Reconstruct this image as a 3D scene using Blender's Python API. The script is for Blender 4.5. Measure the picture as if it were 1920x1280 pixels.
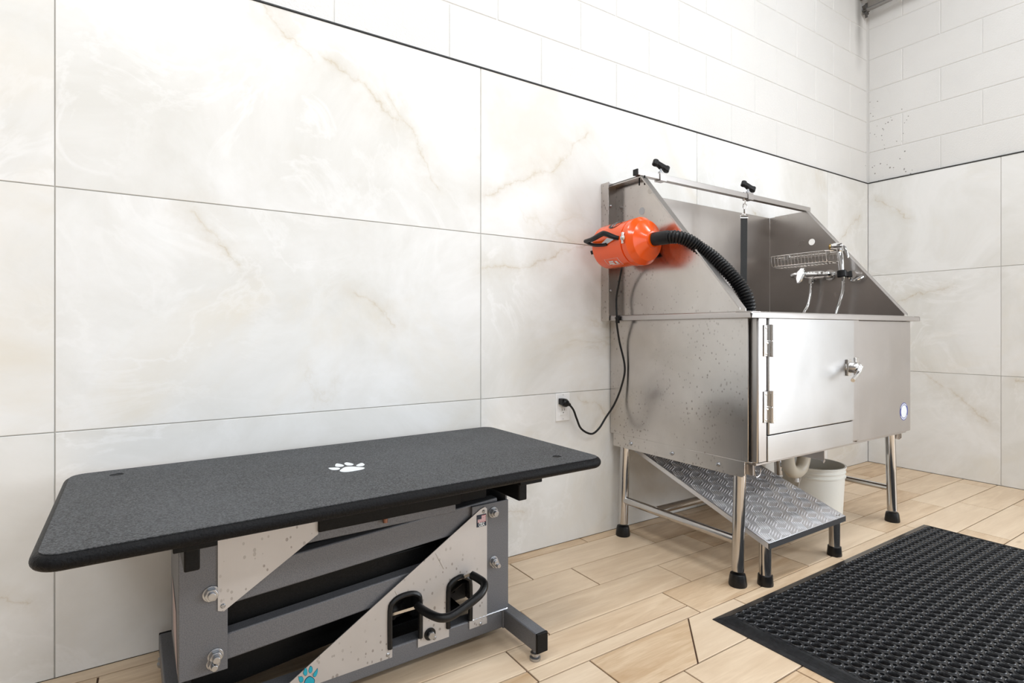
import bpy, bmesh, math, random
from mathutils import Vector, Matrix, noise
random.seed(7)
S = bpy.context.scene
for o in list(bpy.data.objects): bpy.data.objects.remove(o)
COL = S.collection
PI = math.pi

# ------------------------------------------------------------ camera
cam = bpy.data.objects.new('camera', bpy.data.cameras.new('camera')); COL.objects.link(cam)
cam.location = (-3.9488, -1.7640, 0.8628)
cam.rotation_euler = (PI/2, 0, math.radians(56.939-90))
cam.data.sensor_width = 36; cam.data.lens = 19.368
cam.data.shift_y = -20.53/1920
cam.data.clip_start = .02
S.camera = cam

# ------------------------------------------------------------ world, lamps, exposure
S.view_settings.view_transform = 'Standard'; S.view_settings.look = 'None'
S.view_settings.gamma = 1; S.view_settings.use_curve_mapping = False
S.view_settings.exposure = 0.0
W = bpy.data.worlds.new('world'); S.world = W; W.use_nodes = True
bg = W.node_tree.nodes['Background']; bg.inputs[0].default_value = (.85, .93, 1, 1); bg.inputs[1].default_value = 1.0

def area(name, loc, rot, sx, sy, power, col=(1, 1, 1)):
    l = bpy.data.lights.new(name, 'AREA'); l.shape = 'RECTANGLE'; l.size = sx; l.size_y = sy
    l.energy = power; l.color = col
    o = bpy.data.objects.new(name, l); COL.objects.link(o); o.location = loc; o.rotation_euler = rot
    return o
WIN = dict(y0=-4.5, y1=-2.3, z0=.05, z1=2.45)          # glazed shopfront opening in the right wall
area('window_daylight', (.10, (WIN['y0']+WIN['y1'])/2, (WIN['z0']+WIN['z1'])/2), (0, PI/2, 0), 2.35, 2.1, 112, (.88, .935, 1))
WF = dict(x0=-4.6, x1=-1.6, z0=.3, z1=2.5)              # window in the front wall, behind the camera
area('front_window_daylight', (-3.1, -6.1, 1.4), (PI/2, 0, 0), 2.9, 2.1, 18, (.88, .94, 1))
LAMPS = [(-5.4, -1.5), (-3.4, -1.5), (-1.4, -1.5), (-5.4, -4.2), (-3.4, -4.2), (-1.4, -4.2)]
for i, (x, y) in enumerate(LAMPS):
    area('ceiling_lamp_light', (x, y, 3.66), (0, 0, 0), 1.15, .55, 29, (.90, .95, 1))

# ------------------------------------------------------------ mesh helpers
def box(bm, x0, x1, y0, y1, z0, z1, M=None):
    vs = [bm.verts.new((x, y, z)) for x in (x0, x1) for y in (y0, y1) for z in (z0, z1)]
    if M is not None:
        for v in vs: v.co = M @ v.co
    for f in ((0,1,3,2), (4,6,7,5), (0,4,5,1), (2,3,7,6), (0,2,6,4), (1,5,7,3)):
        bm.faces.new([vs[i] for i in f])
    return vs
def prism(bm, pts, vec):
    vec = Vector(vec); a = [bm.verts.new(p) for p in pts]; b = [bm.verts.new(Vector(p)+vec) for p in pts]
    bm.faces.new(a); bm.faces.new(b[::-1]); n = len(a)
    for i in range(n): bm.faces.new((a[i], b[i], b[(i+1) % n], a[(i+1) % n]))
def frame(d):
    d = Vector(d).normalized(); u = d.cross(Vector((0, 0, 1)))
    if u.length < 1e-3: u = d.cross(Vector((1, 0, 0)))
    u.normalize(); return u, d.cross(u).normalized()
def rings(bm, rs, caps=True, closed=False):
    R = [[bm.verts.new(p) for p in r] for r in rs]; n = len(R[0]); m = len(R)
    for i in range(m if closed else m-1):
        a, b = R[i], R[(i+1) % m]
        for k in range(n): bm.faces.new((a[k], a[(k+1) % n], b[(k+1) % n], b[k]))
    if caps and not closed:
        bm.faces.new(R[0][::-1]); bm.faces.new(R[-1])
def cyl(bm, p0, p1, r0, r1=None, n=20, caps=True):
    r1 = r0 if r1 is None else r1; p0 = Vector(p0); p1 = Vector(p1); u, v = frame(p1-p0)
    c = [(math.cos(2*PI*k/n), math.sin(2*PI*k/n)) for k in range(n)]
    rings(bm, [[p+(u*a+v*b)*r for a, b in c] for p, r in ((p0, r0), (p1, r1))], caps)
def lathe(bm, prof, org, axis, n=32, caps=True):
    org = Vector(org); ax = Vector(axis).normalized(); u, v = frame(ax)
    c = [(math.cos(2*PI*k/n), math.sin(2*PI*k/n)) for k in range(n)]
    rings(bm, [[org+ax*h+(u*a+v*b)*max(r, 1e-4) for a, b in c] for r, h in prof], caps)
def smooth_path(pts, k=8):
    P = [Vector(p) for p in pts]; out = []
    for i in range(len(P)-1):
        a = P[max(i-1, 0)]; b = P[i]; c = P[i+1]; d = P[min(i+2, len(P)-1)]
        for j in range(k):
            t = j/k
            out.append(.5*((2*b)+(c-a)*t+(2*a-5*b+4*c-d)*t*t+(3*b-a-3*c+d)*t*t*t))
    out.append(P[-1]); return out
def tube(bm, pts, r, n=10, k=0, closed=False):
    P = smooth_path(pts, k) if k else [Vector(p) for p in pts]
    m = len(P); rr = r if callable(r) else (lambda i: r)
    d0 = (P[1]-P[0]).normalized(); u, v = frame(d0); rs = []
    for i in range(m):
        d = (P[(i+1) % m]-P[i-1]) if closed else (P[min(i+1, m-1)]-P[max(i-1, 0)])
        d.normalize(); u = (u-d*u.dot(d)).normalized(); v = d.cross(u)
        rs.append([P[i]+(u*math.cos(2*PI*q/n)+v*math.sin(2*PI*q/n))*rr(i) for q in range(n)])
    rings(bm, rs, not closed, closed)
def resample(pts, step):
    P = [Vector(p) for p in pts]; out = [P[0]]; need = step
    for a, b in zip(P, P[1:]):
        L = (b-a).length; t = need
        while t <= L: out.append(a+(b-a)*(t/L)); t += step
        need = t-L
    return out
def NB(): return bmesh.new()
def obj(name, bm, mat, parent=None, world=True, bevel=0, smooth=35, seg=2):
    me = bpy.data.meshes.new(name); bmesh.ops.recalc_face_normals(bm, faces=bm.faces); bm.to_mesh(me); bm.free()
    o = bpy.data.objects.new(name, me); COL.objects.link(o)
    if mat: me.materials.append(mat)
    finish(o, parent, world, bevel, smooth, seg); return o
def base_loc(p):
    v = Vector((0, 0, 0))
    while p is not None: v += p.location; p = p.parent
    return v
def finish(o, parent, world, bevel, smooth, seg=2):
    me = o.data
    if parent is not None:
        o.parent = parent
        if world: me.transform(Matrix.Translation(-base_loc(parent)))
    if smooth:
        for p in me.polygons: p.use_smooth = True
        me.set_sharp_from_angle(angle=math.radians(smooth))
    if bevel:
        b = o.modifiers.new('bevel', 'BEVEL'); b.width = bevel; b.segments = seg; b.limit_method = 'ANGLE'; b.angle_limit = math.radians(40)
        b.harden_normals = False
def tag(o, label, cat, group=None):
    o['label'] = label; o['category'] = cat
    if group: o['group'] = group
    return o
def thing(name, label, cat, loc, rz=0, group=None):
    o = bpy.data.objects.new(name, None); COL.objects.link(o); o.location = loc; o.rotation_euler = (0, 0, rz)
    o.empty_display_size = .1
    return tag(o, label, cat, group)
def struct(o): o['kind'] = 'structure'; return o
def bx(name, mat, parent, *a, bevel=0, world=True, seg=2):
    bm = NB(); box(bm, *a); return obj(name, bm, mat, parent, world, bevel, 35, seg)
def plate(name, mat, parent, outer, holes, M, thick, world=True, bevel=0):
    """flat sheet with holes: outline in its own plane, M places it"""
    cu = bpy.data.curves.new('tmp', 'CURVE'); cu.dimensions = '2D'; cu.fill_mode = 'BOTH'; cu.extrude = thick/2
    for loop in [outer]+holes:
        sp = cu.splines.new('POLY'); sp.points.add(len(loop)-1); sp.use_cyclic_u = True
        for i, q in enumerate(loop): sp.points[i].co = (q[0], q[1], 0, 1)
    t = bpy.data.objects.new('tmp', cu); COL.objects.link(t)
    bpy.context.view_layer.update()
    me = bpy.data.meshes.new_from_object(t.evaluated_get(bpy.context.evaluated_depsgraph_get()))
    bpy.data.objects.remove(t); me.name = name; me.transform(M); me.materials.clear(); me.materials.append(mat)
    bm = NB(); bm.from_mesh(me); bmesh.ops.remove_doubles(bm, verts=bm.verts, dist=1e-6); bmesh.ops.recalc_face_normals(bm, faces=bm.faces); bm.to_mesh(me); bm.free()
    o = bpy.data.objects.new(name, me); COL.objects.link(o); finish(o, parent, world, bevel, 30); return o
def text_mesh(name, s, mat, parent, M, size, world=True, align='CENTER'):
    cu = bpy.data.curves.new('tmp', 'FONT'); cu.body = s; cu.size = size; cu.align_x = align; cu.extrude = .0003; cu.offset = size*.02
    cu.resolution_u = 3
    t = bpy.data.objects.new('tmp', cu); COL.objects.link(t); bpy.context.view_layer.update()
    me = bpy.data.meshes.new_from_object(t.evaluated_get(bpy.context.evaluated_depsgraph_get()))
    bpy.data.objects.remove(t); me.name = name; me.transform(M); me.materials.clear(); me.materials.append(mat)
    o = bpy.data.objects.new(name, me); COL.objects.link(o); finish(o, parent, world, 0, 0); return o
def circle(cx, cy, r, n=24): return [(cx+r*math.cos(2*PI*k/n), cy+r*math.sin(2*PI*k/n)) for k in range(n)]
def blob(pts, k=4):
    P = pts+[pts[0], pts[1], pts[2]]; out = []
    q = [Vector((a, b, 0)) for a, b in P]
    n = len(pts)
    for i in range(n):
        a, b, c, d = q[(i-1) % n], q[i % n], q[(i+1) % n], q[(i+2) % n]
        for j in range(k):
            t = j/k; v = .5*((2*b)+(c-a)*t+(2*a-5*b+4*c-d)*t*t+(3*b-a-3*c+d)*t*t*t); out.append((v.x, v.y))
    return out

# ------------------------------------------------------------ node helpers and materials
class N:
    def __init__(s, name):
        s.m = bpy.data.materials.new(name); s.m.use_nodes = True; s.t = s.m.node_tree; s.b = s.t.nodes['Principled BSDF']
    def n(s, typ, props=None, **ins):
        nd = s.t.nodes.new(typ)
        for k, v in (props or {}).items(): setattr(nd, k, v)
        for k, v in ins.items():
            key = int(k[1:]) if k[0] == 'i' and k[1:].isdigit() else k.replace('_', ' ')
            s.set(nd.inputs[key], v)
        return nd
    def set(s, sock, v):
        if isinstance(v, bpy.types.NodeSocket): s.t.links.new(v, sock)
        elif isinstance(v, bpy.types.Node): s.t.links.new(v.outputs[0], sock)
        else: sock.default_value = v
    def math(s, op, a, b=0, clamp=False):
        return s.n('ShaderNodeMath', {'operation': op, 'use_clamp': clamp}, i0=a, i1=b).outputs[0]
    def noise(s, vec, scale, detail=4, rough=.5, dist=0):
        return s.n('ShaderNodeTexNoise', None, Vector=vec, Scale=scale, Detail=detail, Roughness=rough, Distortion=dist).outputs[0]
    def ramp(s, fac, stops):
        r = s.n('ShaderNodeValToRGB', None, Fac=fac); e = r.color_ramp.elements
        while len(e) > 1: e.remove(e[-1])
        for i, (p, c) in enumerate(stops):
            q = e[0] if i == 0 else e.new(p)
            q.position = p; q.color = (c, c, c, 1) if not isinstance(c, tuple) else (*c, 1)
        return r.outputs[0]
    def mix(s, f, a, b, mode='MIX'):
        r = s.n('ShaderNodeMix', {'data_type': 'RGBA', 'blend_type': mode})
        s.set(r.inputs[0], f)
        for i, v in ((6, a), (7, b)): s.set(r.inputs[i], (*v, 1) if isinstance(v, tuple) and len(v) == 3 else v)
        return r.outputs[2]
    def bump(s, h, strength, dist=.01):
        b = s.n('ShaderNodeBump', None, Height=h, Strength=strength, Distance=dist); s.set(s.b.inputs['Normal'], b.outputs[0])
    def pos(s): return s.n('ShaderNodeNewGeometry').outputs[0]
    def objc(s): return s.n('ShaderNodeTexCoord').outputs['Object']
    def rnd(s): return s.n('ShaderNodeObjectInfo').outputs['Random']
    def mapping(s, vec, scale=(1, 1, 1), loc=(0, 0, 0), rot=(0, 0, 0)):
        return s.n('ShaderNodeMapping', None, Vector=vec, Location=loc, Rotation=rot, Scale=scale).outputs[0]
    def out(s, **kw):
        for k, v in kw.items():
            if isinstance(v, tuple) and len(v) == 3: v = (*v, 1)
            s.set(s.b.inputs[k.replace('_', ' ')], v)
        return s.m
def srgb(r, g, b):
    f = lambda c: (c/255/12.92) if c/255 <= .04045 else ((c/255+.055)/1.055)**2.4
    return (f(r), f(g), f(b))
def simple(name, col, rough=.5, metal=0, **kw):
    return N(name).out(Base_Color=col, Roughness=rough, Metallic=metal, **kw)

def marble_mat():
    k = N('marble_porcelain'); P = k.pos()
    r = k.rnd(); off = k.n('ShaderNodeCombineXYZ', None, X=k.math('MULTIPLY', r, 37.), Y=k.math('MULTIPLY', r, 11.), Z=k.math('MULTIPLY', r, 53.))
    v = k.n('ShaderNodeVectorMath', {'operation': 'ADD'}, i0=P, i1=off).outputs[0]
    cl = k.noise(v, 2.0, 7, .62, .7)
    c = k.mix(k.ramp(cl, [(.36, 0.), (.62, 1.)]), srgb(226, 225, 221), srgb(240, 240, 239))
    warm = k.ramp(k.noise(v, 1.1, 5, .6, 1.2), [(.52, 0.), (.72, .75)])
    c = k.mix(warm, c, srgb(231, 225, 213))
    # wispy white veining
    w = k.noise(v, 2.6, 9, .62, .9); w = k.math('ABSOLUTE', k.math('SUBTRACT', w, .5))
    wm = k.ramp(k.noise(v, 1.3, 2), [(.42, 0.), (.62, 1.)])
    c = k.mix(k.math('MULTIPLY', k.ramp(w, [(0., .45), (.03, 0.)]), wm), c, srgb(248, 248, 248))
    # tan cracks
    t = k.noise(v, 1.15, 10, .6, .7); t = k.math('ABSOLUTE', k.math('SUBTRACT', t, .5))
    tm = k.ramp(k.noise(v, 1.9, 3), [(.55, 0.), (.66, 1.)])
    c = k.mix(k.math('MULTIPLY', k.ramp(t, [(0., .4), (.008, .2), (.05, 0.)]), tm), c, srgb(200, 188, 164))
    # the individual tan veins that the photographed slabs carry (x or y along the wall, z)
    sx = k.n('ShaderNodeSeparateXYZ', None, Vector=P).outputs
    u = k.math('ADD', sx[0], k.math('MULTIPLY', sx[1], -1.0))
    n1 = k.math('MULTIPLY', k.math('SUBTRACT', k.noise(P, 5., 6, .65), .5), .16)
    n2 = k.math('MULTIPLY', k.math('SUBTRACT', k.noise(k.mapping(P, loc=(7, 3, 5)), 5., 6, .65), .5), .16)
    uu = k.math('ADD', u, n1); zz = k.math('ADD', sx[2], n2)
    pt = k.n('ShaderNodeCombineXYZ', None, X=uu, Y=zz, Z=0.).outputs[0]
    tot = None
    SEG = [(-3.72, 1.83, -3.52, 1.70, 1), (-3.50, 1.72, -3.26, 1.58, 1), (-3.30, 1.66, -3.10, 1.36, .8), (-2.93, 1.37, -2.62, 1.50, 1),
           (-2.62, 1.50, -2.42, 1.70, .8), (-2.92, 1.09, -2.7, 1.13, .9), (-2.7, 1.13, -2.36, 1.24, .9), (-3.86, 1.20, -3.73, 1.05, 1), (-3.4, .98, -3.27, .9, .7),
           (-2.46, .605, -2.33, .50, 1), (-1.25, 1.5, -.75, 1.2, .6), (-.45, 1.35, -.1, 1.62, .6), (.25, 1.55, .05, 1.72, .5),
           (.3, .62, .62, .35, 1), (.75, .60, .95, .48, .8), (.12, 1.05, .45, 1.12, .5), (-3.25, .3, -2.75, .15, .5), (-4.6, .35, -4.2, .2, .5), (-3.05, .25, -2.85, .12, .6)]
    for a, b, c2, d, st in SEG:
        ab = (c2-a, d-b); L2 = ab[0]**2+ab[1]**2
        ap = k.n('ShaderNodeVectorMath', {'operation': 'SUBTRACT'}, i0=pt, i1=(a, b, 0)).outputs[0]
        h = k.n('ShaderNodeVectorMath', {'operation': 'DOT_PRODUCT'}, i0=ap, i1=(ab[0]/L2, ab[1]/L2, 0)).outputs['Value']
        h = k.math('MAXIMUM', k.math('MINIMUM', h, 1.), 0.)
        pr = k.n('ShaderNodeVectorMath', {'operation': 'SCALE'}, i0=(ab[0], ab[1], 0), Scale=h).outputs[0]
        d_ = k.n('ShaderNodeVectorMath', {'operation': 'DISTANCE'}, i0=ap, i1=pr).outputs['Value']
        d_ = k.math('DIVIDE', d_, st)
        tot = d_ if tot is None else k.math('MINIMUM', tot, d_)
    fine = k.math('MULTIPLY', k.ramp(tot, [(0., .62), (.004, .34), (.015, .18), (.09, 0.)]), k.ramp(k.noise(P, 9., 4, .7), [(.35, .25), (.6, 1.)]))
    c = k.mix(fine, c, srgb(186, 168, 134))
    return k.out(Base_Color=c, Roughness=.28, Specular_IOR_Level=.35)

def wood_tile_mat():
    k = N('wood_look_tile'); P = k.pos(); r = k.rnd()
    off = k.n('ShaderNodeCombineXYZ', None, X=k.math('MULTIPLY', r, 91.), Y=k.math('MULTIPLY', r, 47.), Z=0.)
    v = k.n('ShaderNodeVectorMath', {'operation': 'ADD'}, i0=P, i1=off).outputs[0]
    g1 = k.noise(k.mapping(v, (2.2, 16, 1)), 1.6, 5, .6, .8)
    g2 = k.noise(k.mapping(v, (6, 120, 1)), 1.5, 3, .6, .2)
    c = k.mix(k.ramp(g1, [(.3, 0.), (.7, 1.)]), srgb(188, 154, 116), srgb(230, 206, 175))
    c = k.mix(k.ramp(g2, [(.35, .35), (.6, 0.)]), c, srgb(186, 152, 114))
    tone = k.ramp(r, [(0., .0), (1., .6)])
    c = k.mix(tone, c, srgb(234, 215, 190))
    knot = k.n('ShaderNodeTexVoronoi', None, Vector=k.mapping(v, (1.5, 5, 1)), Scale=1.6).outputs[0]
    c = k.mix(k.ramp(knot, [(0., .5), (.08, 0.)]), c, srgb(150, 118, 84))
    k.bump(g2, .06, .002)
    return k.out(Base_Color=c, Roughness=k.ramp(g1, [(0., .3), (1., .42)]), Specular_IOR_Level=.4)

def block_mat():
    k = N('painted_block'); P = k.pos()
    nz = k.noise(P, 130, 4, .65); big = k.noise(P, 2.2, 3)
    c = k.mix(k.ramp(big, [(.3, 0.), (.7, 1.)]), srgb(226, 225, 223), srgb(233, 232, 230))
    # dark pin marks low in the corner of the right wall, and a damp streak under the pipe end
    sx = k.n('ShaderNodeSeparateXYZ', None, Vector=P).outputs
    vo = k.n('ShaderNodeTexVoronoi', None, Vector=P, Scale=48.).outputs
    pin = k.math('LESS_THAN', vo[0], k.math('MULTIPLY', k.noise(P, 25, 2), .34))
    near = k.math('MULTIPLY', k.math('GREATER_THAN', sx[0], -.02), k.math('MULTIPLY', k.ramp(k.math('MULTIPLY', sx[1], -1.), [(.05, 1.), (.42, 0.)]), k.ramp(k.math('SUBTRACT', sx[2], 1.8), [(.3, 1.), (.75, 0.)])))
    sel = k.math('GREATER_THAN', k.math('MULTIPLY', k.n('ShaderNodeTexWhiteNoise', {'noise_dimensions': '3D'}, Vector=vo[2]).outputs[0], near), .35)
    c = k.mix(k.math('MULTIPLY', k.math('MULTIPLY', pin, sel), .8), c, srgb(120, 116, 110))
    st = k.math('ABSOLUTE', k.math('ADD', sx[0], .10)); st = k.ramp(k.math('ADD', st, k.math('MULTIPLY', k.noise(P, 9, 4), .05)), [(.03, 1.), (.085, 0.)])
    st = k.math('MULTIPLY', st, k.math('MULTIPLY', k.ramp(k.math('SUBTRACT', sx[2], 2.4), [(.12, 0.), (.5, 1.)]), k.math('GREATER_THAN', sx[1], -.03)))
    c = k.mix(k.math('MULTIPLY', st, .62), c, srgb(110, 106, 102))
    k.bump(nz, .55, .004)
    return k.out(Base_Color=c, Roughness=.55)

def steel_mat(name, c0, c1, rough, spots=True, axis=2, brush=.05, metal=1.):
    k = N(name); P = k.objc()
    sc = {2: (90, 90, 2.), 0: (2., 90, 90)}[axis]
    br = k.noise(k.mapping(P, sc), 2., 3, .6)
    big = k.noise(P, 3.2, 5, .6, .4)
    c = k.mix(k.ramp(big, [(.3, 0.), (.7, 1.)]), c0, c1)
    if spots:
        vo = k.n('ShaderNodeTexVoronoi', None, Vector=k.mapping(P, (1, 1, .7)), Scale=88.).outputs
        pick = k.math('GREATER_THAN', k.n('ShaderNodeTexWhiteNoise', {'noise_dimensions': '3D'}, Vector=vo[2]).outputs[0], .4)
        sp = k.math('LESS_THAN', vo[0], k.math('MULTIPLY', k.noise(P, 40, 2), .46))
        sp = k.math('MULTIPLY', k.math('MULTIPLY', sp, pick), k.ramp(k.noise(P, 4., 3), [(.38, 0.), (.55, .6)]))
        c = k.mix(sp, c, (.20, .17, .15))
    rr = k.math('ADD', rough, k.math('MULTIPLY', k.math('SUBTRACT', k.noise(P, 6, 4, .6), .5), .16))
    k.bump(br, brush, .002)
    return k.out(Base_Color=c, Metallic=metal, Roughness=rr)

def rubber_top_mat():
    k = N('pebbled_rubber'); P = k.objc()
    a = k.noise(P, 300, 4, .75); b = k.noise(P, 5, 4, .6)
    c = k.mix(k.ramp(a, [(.40, 0.), (.62, 1.)]), srgb(38, 39, 40), srgb(98, 99, 101))
    c = k.mix(k.ramp(b, [(.4, 0.), (.75, .25)]), c, srgb(100, 102, 106))
    w = k.n('ShaderNodeTexVoronoi', None, Vector=k.mapping(P, (1, 3, 1), rot=(0, 0, .5)), Scale=70.).outputs
    lint = k.math('MULTIPLY', k.math('LESS_THAN', w[0], .07), k.math('GREATER_THAN', k.n('ShaderNodeTexWhiteNoise', {'noise_dimensions': '3D'}, Vector=w[2]).outputs[0], .8))
    c = k.mix(k.math('MULTIPLY', lint, .6), c, srgb(190, 190, 190))
    k.bump(a, .5, .0015)
    return k.out(Base_Color=c, Roughness=.6, Specular_IOR_Level=.25)

def speckle(name, c0, c1, scale, rough, bump=.2, dist=.001, metal=0., spec=.5):
    k = N(name); P = k.objc(); a = k.noise(P, scale, 3, .6)
    k.bump(a, bump, dist)
    return k.out(Base_Color=k.mix(k.ramp(a, [(.35, 0.), (.65, 1.)]), c0, c1), Roughness=rough, Metallic=metal, Specular_IOR_Level=spec)

M = {}
M['marble'] = marble_mat(); M['wood'] = wood_tile_mat(); M['block'] = block_mat()
M['grout'] = simple('dark_grout', srgb(84, 60, 44), .8); M['mortar'] = simple('white_mortar', srgb(222, 221, 219), .6)
M['joint'] = simple('grey_joint', srgb(196, 193, 188), .7)
M['paint'] = simple('grey_wall_paint', srgb(150, 148, 146), .6); M['ceil'] = simple('ceiling_paint', srgb(120, 118, 116), .7)
M['concrete'] = speckle('far_floor', srgb(214, 190, 158), srgb(226, 204, 174), 4, .4, .02)
M['trim'] = simple('black_trim', (.02, .02, .02), .4)
M['steel'] = steel_mat('stainless_steel', (.50, .465, .44), (.66, .63, .60), .23)
M['steel_in'] = steel_mat('inner_stainless', (.45, .415, .39), (.53, .495, .47), .30, spots=False)
M['steel_door'] = steel_mat('brushed_door_steel', (.50, .495, .49), (.56, .555, .55), .34, spots=False, axis=0)
M['steel_front'] = steel_mat('brushed_front_steel', (.48, .455, .44), (.53, .505, .49), .32, spots=False)
M['tube'] = steel_mat('polished_tube', (.50, .485, .475), (.60, .585, .575), .13, spots=False, brush=.01)
M['chrome'] = simple('chrome', (.82, .82, .82), .08, 1.)
M['chrome_soft'] = simple('cast_steel', (.66, .64, .62), .25, 1.)
M['wire'] = simple('wire_steel', (.70, .66, .62), .25, 1.)
M['plate'] = steel_mat('satin_aluminium', (.50, .48, .47), (.58, .56, .55), .50, metal=.55)
M['tread'] = simple('tread_aluminium', (.90, .90, .92), .32, .55)
M['deck'] = simple('tread_sheet', (.76, .76, .78), .32, .62)
M['lip'] = simple('dark_sheet_edge', (.16, .16, .165), .35, .8)
M['zinc'] = simple('zinc_bolt', (.45, .46, .48), .3, 1.)
M['rubber'] = speckle('black_rubber', (.004, .004, .0045), (.009, .009, .01), 180, .34, .15, spec=.35)
M['edge'] = speckle('table_edge_rubber', (.004, .004, .0045), (.009, .009, .010), 260, .40, .8, .002, spec=.12)
M['top'] = rubber_top_mat()
M['black'] = speckle('black_powder_coat', (.004, .004, .004), (.008, .008, .008), 300, .42, .15, spec=.15)
M['grey'] = speckle('grey_hammer_paint', srgb(90, 91, 95), srgb(114, 115, 119), 520, .42, .2, .001, .1)
M['white'] = simple('white_plastic', srgb(250, 250, 250), .3)
M['print_white'] = simple('white_print', srgb(232, 236, 238), .6)
M['teal'] = simple('teal_print', srgb(20, 160, 182), .5); M['ink'] = simple('dark_blue_ink', srgb(18, 34, 66), .5)
M['navy'] = simple('navy_sticker', srgb(28, 40, 58), .5); M['red'] = simple('red_stripe', srgb(176, 44, 50), .5)
M['blue'] = simple('blue_ring', srgb(66, 78, 160), .5)
M['orange'] = N('orange_enamel').out(Base_Color=srgb(250, 90, 6), Roughness=.24, Coat_Weight=.5, Coat_Roughness=.1)
M['mat'] = speckle('mat_rubber', (.006, .0065, .008), (.018, .019, .022), 90, .28, .25, .002)
M['brass'] = simple('brass', (.62, .42, .16), .25, 1.)
M['pvc'] = simple('pvc_pipe', srgb(214, 204, 186), .35)
M['pail'] = N('milky_pail_plastic').out(Base_Color=srgb(238, 236, 228), Roughness=.4)
M['paper'] = simple('pink_paper_label', srgb(190, 170, 168), .7)
M['foam'] = simple('grey_foam', srgb(96, 94, 92), .8)
M['conduit'] = simple('dull_conduit', srgb(150, 148, 146), .4, .6)
M['web'] = speckle('black_webbing', (.008, .008, .008), (.02, .02, .02), 600, .6, .4)
M['lamp'] = N('lamp_diffuser').out(Base_Color=(.9, .9, .88), Emission_Color=(1, .98, .95, 1), Emission_Strength=3.)
M['glass'] = N('window_glass').out(Base_Color=(1, 1, 1), Roughness=0., Transmission_Weight=1., IOR=1.1)

# ------------------------------------------------------------ the room
RX, RY, RZ = -7.0, -6.0, 3.7
floor = struct(bx('floor', M['grout'], None, RX, .12, RY-.1, .12, -.12, -.004)); T = .010
def poly_shrink(pts, g):
    """inset a convex polygon (counter clockwise) by g"""
    n = len(pts); L = []
    for i in range(n):
        a = Vector(pts[i]); b = Vector(pts[(i+1) % n]); d = (b-a).normalized(); nn = Vector((-d.y, d.x)); L.append((a+nn*g, d))
    out = []
    for i in range(n):
        p, d = L[i-1]; q, e = L[i]; cr = d.x*e.y-d.y*e.x
        t = ((q-p).x*e.y-(q-p).y*e.x)/cr; out.append(p+d*t)
    return out
def floor_tile(bm, pts):
    P = poly_shrink(pts, .0022); Q = poly_shrink(pts, .0030)
    a = [bm.verts.new((p.x, p.y, -.006)) for p in P]; b = [bm.verts.new((p.x, p.y, -.0008)) for p in P]; c = [bm.verts.new((p.x, p.y, 0)) for p in Q]
    n = len(P)
    for i in range(n):
        j = (i+1) % n
        bm.faces.new((a[i], a[j], b[j], b[i])); bm.faces.new((b[i], b[j], c[j], c[i]))
    bm.faces.new(c)
ROWS = [(.003, -.049), (-.049, -.203), (-.203, -.357), (-.357, -.511), (-.511, -.665), (-.665, -.829)]
PH = [-2.463, -2.844, -2.677, -3.005, -3.154, -2.992]
y = -.829; i = 0
while y > RY: ROWS.append((y, y-.154)); PH.append([-2.82, -2.62, -2.44, -2.92, -2.72][i % 5]+.02*((i*7) % 5)); y -= .154; i += 1
far_bm = NB(); cache = {}
for (ya, yb), ph in zip(ROWS, PH):
    x = ph
    while x > RX: x -= .61
    while x < .0:
        x0, x1 = max(x, RX), min(x+.61, 0.); x += .61
        if x1-x0 < .01: continue
        polys = [[(x0, yb), (x1, yb), (x1, ya), (x0, ya)]]
        if abs(ya+.511) < .001 and x1 < -2.5: polys = [[(x0, -.615), (x1, -.615), (x1, ya), (x0, ya)], [(x0, yb), (x1, yb), (x1, -.615), (x0, -.615)]]
        if abs(ya+.665) < .001 and x0 < -2.7 < x1:      # the slab cut across for the floor fall
            polys = [[(x0, yb), (-2.764, yb), (-2.602, ya), (x0, ya)], [(-2.764, yb), (x1, yb), (x1, ya), (-2.602, ya)]]
        for pp in polys:
            if x1 < -5.1 or ya < -2.55: floor_tile(far_bm, pp); continue
            bm = NB(); floor_tile(bm, pp); obj('tile', bm, M['wood'], floor, False, 0, 0)
ft = obj('tile_field', far_bm, M['wood'], floor, False, 0, 0); ft['kind'] = 'stuff'

GT = .012     # slab thickness; wall face proper lies behind the slabs
def wall_piece(name, axis, u0, u1, z0, z1, face, back, gap, bev, mat, parent):
    """a rectangular slab on wall 'x' (runs along x, faces -y) or 'y' (runs along y, faces -x)"""
    a, b, c, d = u0+gap, u1-gap, z0+gap, z1-gap
    f = lambda u, dep, z: (u, dep, z) if axis == 'x' else (dep, u, z)
    bm = NB()
    r0 = [bm.verts.new(f(u, back, z)) for u, z in ((a, c), (b, c), (b, d), (a, d))]
    r1 = [bm.verts.new(f(u, face+bev, z)) for u, z in ((a, c), (b, c), (b, d), (a, d))]
    r2 = [bm.verts.new(f(u, face, z)) for u, z in ((a+bev, c+bev), (b-bev, c+bev), (b-bev, d-bev), (a+bev, d-bev))]
    for p, q in ((r0, r1), (r1, r2)):
        for i in range(4): bm.faces.new((p[i], p[(i+1) % 4], q[(i+1) % 4], q[i]))
    bm.faces.new(r2)
    return obj(name, bm, mat, parent, False, 0, 0)
wall_back = struct(bx('wall_back', M['mortar'], None, RX, .12, .0105, .16, -.004, RZ))
wall_right = bpy.data.objects.new('wall_right', None)
bm = NB()
for b in ((.0105, .16, WIN['y1'], .16, -.004, RZ), (.0105, .16, RY, WIN['y0'], -.004, RZ), (.0105, .16, WIN['y0'], WIN['y1'], -.004, WIN['z0']), (.0105, .16, WIN['y0'], WIN['y1'], WIN['z1'], RZ)): box(bm, *b)
wall_right = struct(obj('wall_right', bm, M['mortar']))
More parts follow.
